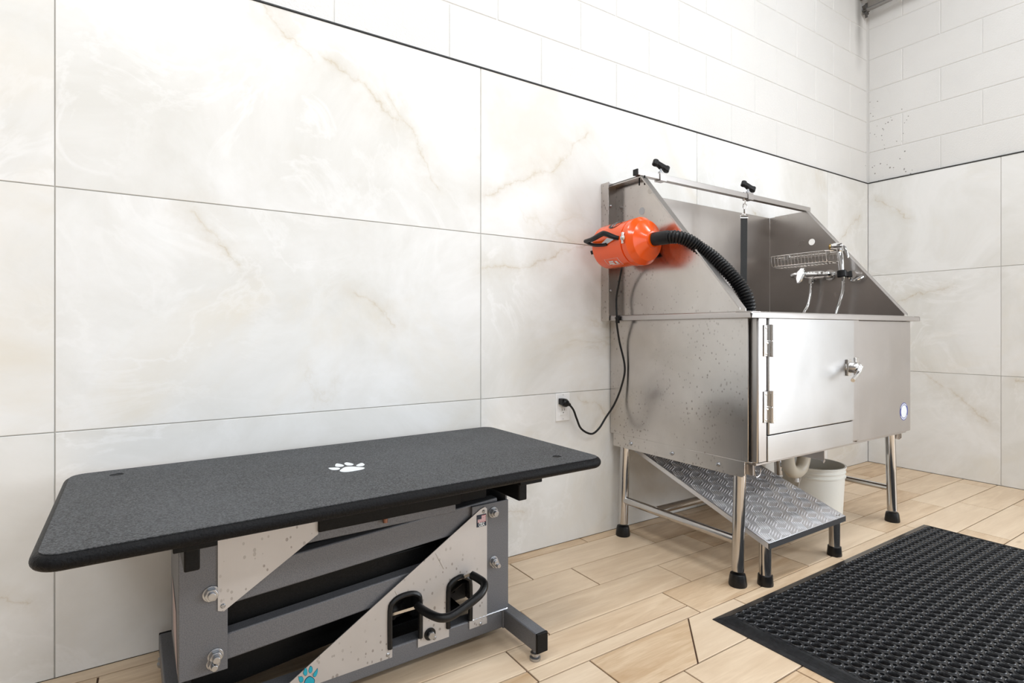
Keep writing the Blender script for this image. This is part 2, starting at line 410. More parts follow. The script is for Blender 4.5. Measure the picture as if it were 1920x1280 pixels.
# large marble slabs: three courses of .61
jb = struct(bx('trim_1', M['trim'], None, RX, .0, -.003, .016, 1.8295, 1.834))
jr = struct(bx('trim_2', M['trim'], None, -.003, .016, WIN['y1'], -.003, 1.8295, 1.834))
gb = NB(); box(gb, RX, .002, .004, .0105, 0, 1.83); obj('grout_bed', gb, M['joint'], wall_back, False, 0, 0)
gb = NB(); box(gb, .004, .0105, WIN['y1'], .0, 0, 1.83); obj('grout_bed', gb, M['joint'], wall_right, False, 0, 0)
JA = [RX, -6.593, -5.374, -4.154, -2.938, -1.721, -.505, 0]
for z in range(3):
    for a, b in zip(JA, JA[1:]): wall_piece('tile', 'x', a, b, z*.61, z*.61+.61, 0, .006, .0013, .001, M['marble'], wall_back)
    for a, b in ((-.680, 0), (WIN['y1'], -.680)): wall_piece('tile', 'y', a, b, z*.61, z*.61+.61, 0, .006, .0013, .001, M['marble'], wall_right)
# concrete blocks above
z = 1.834; c = 0
while z < RZ-.02:
    z1 = min(2.032+.2032*c, RZ)
    u = -.2196 if c % 2 == 0 else -.4228
    js = [0.]
    while u > RX: js.append(u); u -= .4064
    for a, b in zip(js, js[1:]):
        if b > -6 or True: wall_piece('block', 'x', b, a, z, z1, .008, .0135, .0014, .0034, M['block'], wall_back)
    u = -.395 if c % 2 == 0 else -.195
    js = [0.]
    lim = WIN['y1'] if z < WIN['z1'] else RY
    while u > lim: js.append(u); u -= .4
    js.append(lim)
    for a, b in zip(js, js[1:]): wall_piece('block', 'y', b, a, z, z1, .008, .0135, .0014, .0034, M['block'], wall_right)
    z = z1; c += 1
struct(bx('wall_left', M['paint'], None, RX-.12, RX, RY-.12, .16, -.004, RZ))
bm = NB()
for b in ((RX, WF['x0'], RY-.12, RY, -.004, RZ), (WF['x1'], .16, RY-.12, RY, -.004, RZ), (WF['x0'], WF['x1'], RY-.12, RY, -.004, WF['z0']), (WF['x0'], WF['x1'], RY-.12, RY, WF['z1'], RZ)): box(bm, *b)
struct(obj('wall_front', bm, M['paint']))
struct(bx('ceiling', M['ceil'], None, RX-.12, .16, RY-.12, .16, RZ, RZ+.1))
# windows (out of frame, they bring in the daylight)
bm = NB(); y0, y1, z0, z1 = WIN['y0'], WIN['y1'], WIN['z0'], WIN['z1']
for b in ((.02, .08, y0, y0+.05, z0, z1), (.02, .08, y1-.05, y1, z0, z1), (.02, .08, y0, y1, z0, z0+.06), (.02, .08, y0, y1, z1-.05, z1), (.02, .08, (y0+y1)/2-.025, (y0+y1)/2+.025, z0, z1)): box(bm, *b)
struct(obj('window_1', bm, M['trim'], None, True, .003))
bm = NB(); x0, x1, z0, z1 = WF['x0'], WF['x1'], WF['z0'], WF['z1']; q = RY-.08
for b in ((x0, x0+.05, q, q+.06, z0, z1), (x1-.05, x1, q, q+.06, z0, z1), (x0, x1, q, q+.06, z0, z0+.05), (x0, x1, q, q+.06, z1-.05, z1), ((x0+x1)/2-.025, (x0+x1)/2+.025, q, q+.06, z0, z1)): box(bm, *b)
struct(obj('window_2', bm, M['trim'], None, True, .003))
for i, (x, y) in enumerate(LAMPS):
    t = thing('ceiling_light', 'ceiling panel lamp %s, %s the window' % ('in the marble wall row' if y > -3 else 'in the entrance row', ['farthest from', 'midway to', 'nearest'][i % 3]), 'ceiling light', (x, y, RZ), 0, 'ceiling panel lamps')
    bm = NB()
    for b in ((-.60, .60, -.30, -.28), (-.60, .60, .28, .30), (-.60, -.58, -.28, .28), (.58, .60, -.28, .28)): box(bm, *b, -.03, 0)
    obj('frame', bm, M['white'], t, False)
    bm = NB(); box(bm, -.58, .58, -.28, .28, -.012, -.004); obj('diffuser', bm, M['lamp'], t, False)

# conduit in the upper corner
pp = thing('conduit', 'grey metal conduit ending in torn grey foam high in the corner', 'pipe', (-.06, -.02, 2.945))
bm = NB(); tube(bm, [(-.055, .0, 2.952), (-.055, -.1, 2.950), (-.055, -.4, 2.962), (-.055, -1.2, 2.99), (-.055, -1.74, 3.01)], .013, 14, 4); obj('pipe', bm, M['conduit'], pp)
bm = NB()
for k in range(9):
    a = 2*PI*k/9; r = .03+.022*random.random()
    prism(bm, [(-.055+.012*math.cos(a-.4), -.004, 2.95+.012*math.sin(a-.4)), (-.055+r*math.cos(a), -.004, 2.95+r*math.sin(a)*1.15), (-.055+.012*math.cos(a+.5), -.004, 2.95+.012*math.sin(a+.5))], (0, -.016, 0))
obj('foam_collar', bm, M['foam'], pp)
t = thing('duct', 'dark grey duct edge above the conduit in the corner', 'pipe', (-.1, -.1, 3.03))
bm = NB(); tube(bm, [(-.085, .006, 3.055), (-.085, -.25, 3.055), (-.085, -1.7, 3.08)], .04, 16, 3); obj('pipe', bm, M['foam'], t)

# wall outlet
ot = thing('wall_outlet', 'white two-gang socket on the marble wall with a black plug in its upper half', 'outlet', (-2.557, 0, .553))
bx('cover_plate', M['white'], ot, -2.593, -2.522, -.006, 0, .497, .610, bevel=.002)
bx('receptacle', M['white'], ot, -2.5735, -2.5415, -.0085, -.003, .520, .587, bevel=.001)
bm = NB()
for zc in (.535,):
    box(bm, -2.5645, -2.5627, -.0088, -.005, zc+.004, zc+.011); box(bm, -2.5535, -2.5517, -.0088, -.005, zc+.004, zc+.012)
    cyl(bm, (-2.558, -.0088, zc-.004), (-2.558, -.005, zc-.004), .0022, n=10)
box(bm, -2.567, -2.549, -.0088, -.005, .5495, .5503); box(bm, -2.567, -2.549, -.0088, -.005, .5545, .5553)
obj('socket_slots', bm, M['trim'], ot)
for z in (.602, .505): bm = NB(); cyl(bm, (-2.557, -.0065, z), (-2.557, -.004, z), .003, n=10); obj('screw', bm, M['mortar'], ot)

# ------------------------------------------------------------ grooming table (local frame turned 1.5 degrees)
TB = thing('grooming_table', 'low lift grooming table with grey pebbled rubber top and grey steel base', 'table', (-3.51, -.334, 0), math.radians(1.5))
L = lambda name, bm, mat, par=TB, bevel=0, sm=35: obj(name, bm, mat, par, False, bevel, sm)
def LB(name, mat, *a, bevel=.002, par=TB):
    bm = NB(); box(bm, *a); return L(name, bm, mat, par, bevel)
def rrect(hx, hy, r, n=8):
    out = []
    for cx, cy, a0 in ((hx-r, hy-r, 0), (-hx+r, hy-r, 90), (-hx+r, -hy+r, 180), (hx-r, -hy+r, 270)):
        for k in range(n+1):
            a = math.radians(a0+90*k/n); out.append((cx+r*math.cos(a), cy+r*math.sin(a)))
    return out
HX, HY, CR = .612, .308, .045
# edge band: bull-nosed ring, top sheet separate
prof = []
for k in range(9):
    a = -PI/2+PI*k/8; prof.append((.0-.0135+.0135*math.cos(a), .4965+.0135*math.sin(a)))
bm = NB(); rs = []
for off, z in prof: rs.append([Vector((x, y, z)) for x, y in rrect(HX+off, HY+off, CR+off)])
rs = [[Vector((x, y, .483)) for x, y in rrect(HX-.05, HY-.05, .012)]]+rs+[[Vector((x, y, .510)) for x, y in rrect(HX-.03, HY-.03, .02)]]
R_ = [[bm.verts.new(p) for p in r] for r in rs]
for a, b in zip(R_, R_[1:]):
    n = len(a)
    for k in range(n): bm.faces.new((a[k], a[(k+1) % n], b[(k+1) % n], b[k]))
bm.faces.new(R_[0][::-1]); bm.faces.new(R_[-1])
tt = L('tabletop', bm, M['edge'])
holes = [circle(-.508, .238, .0145), circle(.500, -.222, .0125)]
plate('top_sheet', M['top'], tt, rrect(HX-.012, HY-.012, CR-.012), holes, Matrix.Translation((0, 0, .5106)), .0016, False)
def flat(name, pts, z, mat, par, th=.0006, k=4):
    bm = NB(); prism(bm, [(x, y, z) for x, y in blob(pts, k)], (0, 0, th)); return L(name, bm, mat, par, 0, 0)
PAW = {'pad': [(-.049,-.038),(-.035,-.017),(-.024,-.008),(-.009,-.013),(.001,-.025),(.011,-.037),(.012,-.046),(.003,-.055),(-.010,-.058),(-.033,-.059),(-.045,-.053)],
 'A': [(-.064,.006),(-.056,.006),(-.044,-.002),(-.041,-.015),(-.050,-.024),(-.062,-.017)], 'B': [(-.043,.02),(-.033,.042),(-.025,.029),(-.023,.01),(-.032,.002),(-.042,.008)],
 'C': [(-.016,.03),(-.007,.04),(0,.026),(.002,.01),(-.006,.001),(-.016,.008)], 'D': [(.003,-.008),(.012,.003),(.024,.011),(.026,.001),(.024,-.012),(.016,-.021),(.006,-.02)]}
bm = NB()
for p in PAW.values(): prism(bm, [(x, y, .5114) for x, y in blob(p)], (0, 0, .0007))
o = L('paw_print', bm, M['print_white'], tt, 0, 0); o['label'] = 'white paw print'
# top carriage
for x, nm in ((-.386, 'cross_bar'), (.362, 'cross_bar')):
    bm = NB(); box(bm, x-.013, x+.013, -.252, .252, .420, .474); o = L(nm, bm, M['black'], TB, .003)
    bm = NB(); box(bm, x-.032, x+.038, -.285, .285, .470, .483); L('mounting_strip', bm, M['black'], o, .002)
LB('long_bar', M['black'], -.127, .245, -.135, -.108, .402, .470, bevel=.003)
LB('long_bar', M['black'], -.127, .245, .108, .135, .402, .470, bevel=.003)
bm = NB(); cyl(bm, (.035, -.128, .392), (.035, -.128, .402), .006, n=12); L('stop_stud', bm, simple('copper_stud', (.25, .12, .08), .4, .6), TB)
LB('carriage_rail', M['grey'], -.335, .236, -.120, -.085, .378, .426); LB('carriage_rail', M['grey'], -.335, .236, .085, .120, .378, .426)
# hanging channel on the left, fixed channel on the right
def channel(name, xa, xb, z0, z1, web_left):
    bm = NB(); t = .006
    box(bm, xa, xb, -.125, -.125+t, z0, z1); box(bm, xa, xb, .125-t, .125, z0, z1)
    if web_left: box(bm, xa, xa+t, -.119, .119, z0, z1)
    else: box(bm, xb-t, xb, -.119, .119, z0, z1+.036)
    return L(name, bm, M['grey'], TB, .0015)
cl = channel('hanging_channel', -.400, -.311, .152, .474, True)
cr = channel('fixed_channel', .283, .402, .076, .384, False)
bm = NB(); tube(bm, [(.283+.006*k, -.1262+.0012*(k % 2), .0775) for k in range(20)], .003, 6); L('weld_bead', bm, M['zinc'], cr)
bm = NB(); prism(bm, [(-.4006, -.10, .16), (-.4006, .02, .20), (-.4006, .06, .30), (-.4006, -.06, .27)], (-.0005, 0, 0)); o = L('paper_label', bm, M['paper'], cl, 0, 0)
def bolt(x, z, y=-.125, r=.0105, stub=.012, par=TB, name='bolt'):
    bm = NB(); cyl(bm, (x, y, z), (x, y-.002, z), r*1.22, n=24); cyl(bm, (x, y-.002, z), (x, y-.012, z), r, n=6); cyl(bm, (x, y-.012, z), (x, y-.012-stub, z), r*.58, n=14)
    return L(name, bm, M['zinc'], par, .0008, 30)
bolt(-.342, .318, r=.0135, stub=.006); bolt(-.334, .187, r=.0125, stub=.01); bolt(-.338, .173, r=.011, stub=.012)
bolt(.351, .357, r=.0125, stub=.006); bolt(.352, .221, r=.0115, stub=.004); bolt(.357, .213, r=.010, stub=.010)
# parallel arms
def arm(name, xa, za, xb, zb, h, y0, y1, mat, th=None):
    d = Vector((xb-xa, 0, zb-za)); n = Vector((-d.z, 0, d.x)).normalized()*h/2; bm = NB()
    P = [Vector((xa, y0, za))-n, Vector((xb, y0, zb))-n, Vector((xb, y0, zb))+n, Vector((xa, y0, za))+n]
    prism(bm, P, (0, y1-y0, 0)); return L(name, bm, mat, TB, .003)
for s in (-1, 1):
    ya, yb = sorted((s*.117, s*.082))
    arm('upper_arm', -.385, .312, .372, .359, .068, ya, yb, M['grey'])
    arm('lower_arm', -.385, .190, .372, .236, .056, ya, yb, M['grey'])
arm('cover_bar', -.37, .247, .20, .262, .062, -.078, -.055, M['black'])
arm('cover_bar', -.37, .100, .27, .160, .07, -.05, .05, M['black'])
# lift unit
bm = NB(); box(bm, .03, .29, -.045, .05, .03, .085); box(bm, .135, .148, -.05, .05, .10, .335); box(bm, .185, .198, -.05, .05, .10, .335); box(bm, .148, .185, -.03, .03, .08, .33); lu = L('lift_mast', bm, M['black'], TB, .002)  # first box is a black tray added to darken the view through the slots
bm = NB(); cyl(bm, (.168, -.03, .265), (.168, -.052, .265), .024, n=28); cyl(bm, (.168, -.052, .265), (.168, -.057, .265), .014, n=20); L('pivot_cap', bm, M['black'], lu, .001)
bm = NB(); box(bm, .1635, .1725, -.0585, -.056, .2605, .2695); L('square_socket', bm, M['zinc'], lu)
bm = NB()
for z in (.165, .148, .131, .114): cyl(bm, (.085, -.06, z), (.085, .06, z-.0), .006, n=10)
lathe(bm, [(.034, 0), (.036, .012), (.034, .024), (.030, .03), (.034, .036), (.036, .05), (.034, .062)], (.092, -.03, .115), (0, 0, 1), 24)
L('pump_coil', bm, M['rubber'], lu)
bm = NB(); cyl(bm, (.20, -.05, .13), (.28, -.05, .165), .022, n=20); L('gas_spring', bm, M['rubber'], lu)
LB('shade_box', M['black'], .246, .345, -.100, .100, .392, .474)  # black box added to stand in for the shaded interior
LB('back_sheet', M['black'], -.10, .28, .06, .066, .08, .30)  # black sheet added behind the slots in place of interior shade
# base
bm = NB(); box(bm, -.385, .385, -.125, -.085, .026, .0775); L('base_rail', bm, M['grey'], TB, .004)
bm = NB(); box(bm, -.385, .385, .085, .125, .026, .0775); L('base_rail', bm, M['grey'], TB, .004)
for x in (-.402, .402):
    bm = NB(); box(bm, x-.017, x+.017, -.277, .277, .026, .0765); f = L('foot_bar', bm, M['grey'], TB, .003)
    for s in (-1, 1):
        bm = NB(); box(bm, x-.0175, x+.0175, s*.280-.004, s*.280+.004, .0255, .077); L('end_cap', bm, M['black'], f, .002)
        bm = NB(); lathe(bm, [(.013, 0), (.0145, .003), (.0145, .008), (.009, .010), (.009, .0145), (.0125, .0145), (.0125, .020), (.006, .021), (.006, .03)], (x-.008, s*.262, 0), (0, 0, 1), 20); L('levelling_foot', bm, M['zinc'], f)
bm = NB(); tube(bm, [(.383, -.127, .027+.0055*k) for k in range(10)], .0028, 6); L('weld_bead', bm, M['grey'], cr)
# satin plates
MP = Matrix(((1, 0, 0, 0), (0, 0, 1, -.1268), (0, 1, 0, 0), (0, 0, 0, 1)))
def arch(x0, x1, zb, zt, r):
    pts = []
    for k in range(7):
        a = math.radians(180-90*k/6); pts.append((x0+r+r*math.cos(a), zt-r+r*math.sin(a)))
    for k in range(7):
        a = math.radians(90-90*k/6); pts.append((x1-r+r*math.cos(a), zt-r+r*math.sin(a)))
    return [(x0, zb)]+pts+[(x1, zb)]
s2 = arch(.203, .281, .079, .210, .03); s1 = arch(.042, .134, .077, .205, .03)
outer = [(-.229, .055), (.053, .055), (.053, .077)]+s1+[(.122, .078), (.122, .056), (.211, .056), (.211, .079)]+s2+[(.281, .079), (.273, .079), (.273, .056), (.329, .056), (.329, .372), (.322, .378), (.308, .374)]
outer2 = []
for q in outer:
    if not outer2 or (abs(q[0]-outer2[-1][0])+abs(q[1]-outer2[-1][1])) > 1e-5: outer2.append(q)
gd = plate('side_guard', M['plate'], TB, outer2, [], MP, .0022, False); gd['label'] = 'satin metal guard with two slots'
plate('corner_guard', M['plate'], TB, [(-.330, .474), (-.126, .474), (-.126, .397), (-.311, .281), (-.319, .276), (-.330, .280)], [], MP, .0022, False)
MB2 = Matrix(((1, 0, 0, 0), (0, 0, 1, .1268), (0, 1, 0, 0), (0, 0, 0, 1)))
plate('corner_guard', M['plate'], TB, [(-.330, .474), (-.06, .474), (-.06, .42), (-.311, .25), (-.330, .25)], [], MB2, .0022, False)
plate('side_guard', M['plate'], TB, [(-.10, .055), (.329, .055), (.329, .372), (.308, .374)], [], MB2, .0022, False)
bm = NB()
tube(bm, [(.047, -.1285, .0785), (.047, -.1285, .172), (.055, -.1285, .192), (.074, -.1285, .2), (.102, -.1285, .2), (.121, -.1285, .192), (.1285, -.1285, .172), (.1285, -.1285, .080)], .0065, 8, 3); L('slot_seal', bm, M['rubber'], gd)
bm = NB()
tube(bm, [(.2085, -.1285, .080), (.2085, -.1285, .176), (.216, -.1285, .196), (.236, -.1285, .205), (.25, -.1285, .205), (.268, -.1285, .196), (.2755, -.1285, .176), (.2755, -.1285, .081)], .0065, 8, 3); L('slot_seal', bm, M['rubber'], gd)
for x, z in ((.042, .065), (.169, .066), (.308, .061), (-.3205, .288), (.318, .366)):
    bm = NB(); lathe(bm, [(.0048, 0), (.0048, .001), (.003, .0026), (.0012, .0026), (.0012, .001)], (x, -.1279, z), (0, -1, 0), 16); L('rivet', bm, M['zinc'], gd if z < .2 or x > 0 else TB)
bm = NB(); cyl(bm, (.155, -.128, .0815), (.155, -.131, .0815), .0155, n=24); L('washer', bm, M['rubber'], gd)
bm = NB(); cyl(bm, (.155, -.131, .0815), (.155, -.142, .0815), .010, n=6); L('bolt', bm, M['zinc'], gd, .001)
# raised crease ribs pressed in the guard
for a, b in (((.196, .238), (.172, .285)), ((.066, .205), (.060, .218))):
    bm = NB(); prism(bm, [(a[0]-.001, -.1279, a[1]), (a[0]+.002, -.1279, a[1]+.002), (b[0]+.008, -.1279, b[1]-.004), (b[0]-.001, -.1279, b[1])], (0, -.0012, 0))
    L('crease', bm, M['plate'], gd, .0005)
# teal paw print
TP = {'A': [(-.169,.087),(-.167,.085),(-.162,.084),(-.159,.077),(-.162,.072),(-.167,.075)], 'B': [(-.155,.101),(-.151,.095),(-.151,.086),(-.155,.084),(-.159,.091),(-.157,.097)],
 'C': [(-.143,.101),(-.139,.095),(-.140,.088),(-.144,.086),(-.147,.091),(-.146,.097)], 'D': [(-.128,.090),(-.128,.081),(-.132,.074),(-.137,.076),(-.136,.082),(-.131,.087)],
 'P': [(-.156,.067),(-.153,.075),(-.146,.078),(-.140,.074),(-.135,.067),(-.136,.060),(-.140,.0575),(-.146,.059),(-.153,.0585)]}
b1, b2 = NB(), NB()
for p in TP.values():
    cx = sum(a for a, b in p)/len(p); cz = sum(b for a, b in p)/len(p)
    prism(b1, [(cx+(x-cx)*1.12, -.1281, cz+(z-cz)*1.12) for x, z in blob(p)], (0, -.0003, 0))
    prism(b2, [(x, -.1285, z) for x, z in blob(p)], (0, -.0004, 0))
o = L('paw_outline', b1, M['ink'], gd, 0, 0); o = L('paw_print', b2, M['teal'], gd, 0, 0); o['label'] = 'teal paw print'
# flag sticker
bm = NB(); box(bm, .2955, .3265, -.1285, -.1280, .3265, .3595); st = L('flag_sticker', bm, M['navy'], gd, 0, 0)
bm = NB(); box(bm, .2985, .3245, -.1289, -.1284, .3385, .3570); box(bm, .2985, .3115, -.1293, -.1288, .3475, .3571)
b2 = NB()
for k in range(7):
    z = .3385+.0185*(2*k)/13; box(b2, .2985, .3245, -.1291, -.1286, z, z+.0185/13)
b3 = NB(); box(b3, .2985, .3245, -.1288, -.1284, .3385, .3570)
for k in range(7):
    z = .3385+.0185*(2*k)/13; box(b3, .2985, .3245, -.1290, -.1287, z, z+.0185/13)
me = bpy.data.meshes.new('flag_stripes'); b3.to_mesh(me); b3.free(); me.materials.append(M['print_white']); me.materials.append(M['red'])
for i, p in enumerate(me.polygons): p.material_index = 0 if i < 6 else 1
fo = bpy.data.objects.new('flag_stripes', me); COL.objects.link(fo); fo.parent = gd; bm.free(); b2_ = None
bm = NB(); box(bm, .2985, .3105, -.1293, -.1289, .3475, .3572); L('flag_canton', bm, M['navy'], gd, 0, 0)
MT = Matrix(((1, 0, 0, 0), (0, 0, -1, 0), (0, 1, 0, 0), (0, 0, 0, 1)))
text_mesh('lettering', 'Made in', M['print_white'], gd, Matrix.Translation((.311, -.1290, .3352)) @ MT, .0058, False)
text_mesh('lettering', 'USA', M['print_white'], gd, Matrix.Translation((.311, -.1290, .3278)) @ MT, .0102, False)
# pedal handle
hd = []
bm = NB(); tube(bm, [(.118, -.132, .168), (.123, -.150, .162), (.136, -.185, .158), (.152, -.205, .156), (.18, -.210, .158), (.235, -.210, .177), (.266, -.205, .190), (.280, -.192, .202), (.276, -.168, .208), (.268, -.148, .212)], .0105, 14, 5)
hp = L('pedal_handle', bm, M['rubber'], TB)
bm = NB(); prism(bm, [(.045, -.1, .142), (.125, -.14, .163), (.125, -.14, .170), (.045, -.1, .149)], (0, .004, 0)); L('pedal_link', bm, M['chrome_soft'], hp)
bm = NB(); prism(bm, [(.195, -.1, .178), (.272, -.145, .209), (.272, -.145, .217), (.195, -.1, .186)], (0, .004, 0))
L('pedal_link', bm, M['chrome_soft'], hp)

# ------------------------------------------------------------ wash tub
TU = thing('dog_wash_tub', 'raised stainless steel pet wash tub with tall splash panels and hinged front door', 'wash tub', (-1.717, -.343, 0))
XL, XR, YF, ZB = -2.300, -1.130, -.663, .424
U = lambda name, bm, mat, par=TU, bevel=0, sm=35: obj(name, bm, mat, par, True, bevel, sm)
def UB(name, mat, *a, bevel=.0015, par=TU):
    bm = NB(); box(bm, *a); return U(name, bm, mat, par, bevel)
body = UB('side_panel', M['steel'], XL, XL+.004, YF, -.008, ZB, .906)
UB('side_panel', M['steel'], XR-.004, XR, YF, -.008, ZB, .906)
UB('back_sheet', M['steel_in'], XL+.004, XR-.004, -.014, -.010, ZB, 1.475)
UB('tub_floor', M['steel_in'], XL+.004, XR-.004, YF-.01, -.014, ZB, ZB+.004)
# basin
bm = NB()
box(bm, XL+.035, XL+.038, YF+.03, -.035, .60, .925); box(bm, XR-.038, XR-.035, YF+.03, -.035, .60, .925); box(bm, XL+.035, XR-.035, YF+.03, YF+.033, .60, .90)
box(bm, XL+.035, XR-.035, YF+.03, -.03, .597, .60); U('basin', bm, M['steel_in'])
# front frame: folded stile at the left, door, toe panel, right front panel
bm = NB(); box(bm, -2.287, -2.236, -.690, -.640, ZB, .908); U('door_stile', bm, M['steel_front'], TU, .005)
bm = NB(); box(bm, -1.664, -1.612, -.688, -.66, ZB+.005, .908); U('door_stile', bm, M['steel_front'], TU, .003)
bm = NB(); box(bm, -1.6115, XR-.002, -.679, -.66, ZB-.004, .903); fr = U('front_panel', bm, M['steel_front'], TU, .002)
UB('toe_panel', M['steel_door'], -2.2345, -1.6675, -.692, -.67, ZB, .5115, bevel=.0015)
dr = UB('door', M['steel_door'], -2.233, -1.666, -.695, -.672, .5145, .905, bevel=.0025)
UB('door_core', M['steel_in'], -2.2, -1.7, -.672, -.640, .43, .90)
for zc in (.829, .609):
    bm = NB(); prism(bm, [(-2.2585, -.6905, zc-.052), (-2.2255, -.6905, zc-.052), (-2.2255, -.6905, zc+.052), (-2.2585, -.6905, zc+.052)], (0, -.003, 0))
    hg = U('hinge', bm, M['chrome_soft'], dr, .0012)
    bm = NB(); cyl(bm, (-2.224, -.700, zc-.054), (-2.224, -.700, zc-.001), .0072, n=16); cyl(bm, (-2.224, -.700, zc+.001), (-2.224, -.700, zc+.054), .0072, n=16)
    prism(bm, [(-2.222, -.6955, zc-.052), (-2.207, -.6955, zc-.052), (-2.207, -.6955, zc+.052), (-2.222, -.6955, zc+.052)], (0, -.003, 0))
    U('hinge', bm, M['chrome_soft'], dr, .0008)
    for x, z in ((-2.247, .043), (-2.240, -.008), (-2.247, -.043), (-2.211, .043), (-2.211, -.043)):
        bm = NB(); lathe(bm, [(.0045, 0), (.0038, .0018), (.0015, .0026)], (x, -.6985 if x > -2.22 else -.6935, zc+z), (0, -1, 0), 12); U('screw', bm, M['chrome'], dr)
# compression latch
bm = NB(); lathe(bm, [(.024, 0), (.024, .003), (.021, .005), (.021, .026), (.018, .034), (.010, .038)], (-1.708, -.694, .722), (0, -1, 0), 24)
box(bm, -1.730, -1.704, -.704, -.696, .690, .752)
la = U('latch', bm, M['chrome_soft'], dr, .001)
bm = NB(); lathe(bm, [(.009, 0), (.010, .006), (.006, .012)], (-1.706, -.730, .722), (0, -1, 0), 16); tube(bm, [(-1.708, -.738, .724), (-1.726, -.741, .710), (-1.752, -.744, .695), (-1.798, -.752, .680)], lambda i: .0085-.0001*i, 12, 4); U('latch_handle', bm, M['chrome'], dr)
bm = NB(); box(bm, -1.664, -1.638, -.700, -.688, .690, .758); lathe(bm, [(.016, 0), (.015, .010), (.008, .016)], (-1.651, -.70, .722), (0, -1, 0), 20); U('latch_keeper', bm, M['chrome_soft'], TU, .002)
# rim
bm = NB()
ring = [(-2.340, -.002), (-2.340, -.700), (-1.095, -.700), (-1.095, -.002)]
def rim_bar(bm, a, b, w, zt=.926, h=.022, r=.007):
    a = Vector(a); b = Vector(b); d = (b-a).normalized(); n = Vector((-d.y, d.x, 0))
    sec = [(0, -h), (0, -r), (r*.3, -r*.3), (r, 0), (w, 0), (w, -.003), (r, -.003), (.003, -h)]
    rings(bm, [[p+n*s+Vector((0, 0, zt+t)) for s, t in sec] for p in (a, b)])
rim_bar(bm, (-2.340, -.003, 0), (-2.340, -.702, 0), .05)
rim_bar(bm, (-2.340, -.702, 0), (-1.095, -.702, 0), .06)
rim_bar(bm, (-1.095, -.702, 0), (-1.095, -.003, 0), .05)
U('rim', bm, M['steel_front'], TU, .001)
# upper splash panels, folded outward along their edges
def side_splash(x, s, mat, holes, label=None):
    out = [(-.014, .926), (-.655, .926), (-.655, .936), (-.214, 1.475), (-.014, 1.475)]
    MS = Matrix(((0, 0, 1, x), (1, 0, 0, 0), (0, 1, 0, 0), (0, 0, 0, 1)))
    p = plate('splash_panel', mat, TU, out, holes, MS, .003)
    bm = NB(); w = s*.034; t = .003
    edge = [(-.042, 1.475), (-.214, 1.475), (-.655, .936)]
    for (ya, za), (yb, zb) in zip(edge, edge[1:]):
        prism(bm, [(x, ya, za), (x+w, ya, za), (x+w, yb, zb), (x, yb, zb)], (0, t*.6, t))
        prism(bm, [(x+w, ya, za+t), (x+w, ya, za-.006), (x+w, yb, zb-.006), (x+w, yb, zb+t)], (-s*.0025, 0, 0))
    U('folded_edge', bm, M['steel_front'], p, .0006)
    return p
sl = side_splash(-2.300, -1, M['steel'], [circle(-.191, 1.343, .0155), circle(-.235, 1.415, .012)])
sr = side_splash(-1.130, 1, M['steel_in'], [circle(-.241, 1.315, .0165)])
for y, z, r in ((-.191, 1.343, .0153), (-.235, 1.415, .0118)):
    bm = NB(); cyl(bm, (-2.302, y, z), (-2.2985, y, z), r, n=24); o = U('hole_cap', bm, M['steel_in'] if r < .013 else M['zinc'], sl)
# corner post behind the left panel
bm = NB(); box(bm, -2.347, -2.344, -.042, -.001, .904, 1.487); box(bm, -2.3475, -2.343, -.047, -.040, .904, 1.487)
po = U('corner_post', bm, M['steel'], TU, .0006)
UB('post_web', M['steel_in'], -2.343, -2.300, -.043, -.040, .926, 1.484, bevel=.0005, par=po)  # darker steel puts the dark reflection on this face into its colour
for z in (1.387, 1.03): bm = NB(); lathe(bm, [(.007, 0), (.006, .003), (.003, .007), (.001, .008)], (-2.334, -.0435, z), (0, -1, 0), 14); U('screw', bm, M['zinc'], po)
UB('corner_post', M['steel_front'], -1.10, -1.06, -.042, -.001, .904, 1.475)
# grooming rail over the tub
br = UB('overhead_rail', M['steel_front'], -2.343, -1.088, -.212, -.188, 1.4785, 1.502, bevel=.0015)
bm = NB(); box(bm, -2.3485, -2.343, -.2125, -.1875, 1.478, 1.5025); U('end_cap', bm, M['rubber'], br, .001)
for b in ((-2.33, -2.325, -.205, -.200), (-2.318, -2.313, -.222, -.217)): UB('rail_bracket', M['black'], *b, 1.44, 1.4785, par=br)
def clamp(x):
    bm = NB(); box(bm, x-.016, x+.022, -.2165, -.1835, 1.4735, 1.5065); ck = U('rail_clamp', bm, M['steel_front'], br, .001)
    bm = NB(); cyl(bm, (x, -.2, 1.506), (x+.003, -.202, 1.528), .0045, n=12); lathe(bm, [(.008, 0), (.009, .004), (.008, .008)], (x, -.2, 1.5065), (0, 0, 1), 12); U('clamp_screw', bm, M['zinc'], ck)
    A = Matrix.Translation((x+.003, -.202, 1.538)) @ Matrix.Rotation(math.radians(24), 4, 'Y') @ Matrix.Rotation(math.radians(-14), 4, 'Z')
    bm = NB()
    box(bm, -.036, .036, -.011, .011, -.009, .009, A); cyl(bm, A @ Vector((-.028, 0, -.012)), A @ Vector((-.028, 0, .012)), .0125, n=12); cyl(bm, A @ Vector((.028, 0, -.012)), A @ Vector((.028, 0, .012)), .0125, n=12); cyl(bm, A @ Vector((0, 0, -.012)), A @ Vector((0, 0, .008)), .011, n=12)
    U('clamp_knob', bm, M['rubber'], ck, .003)
clamp(-2.205); clamp(-1.612)
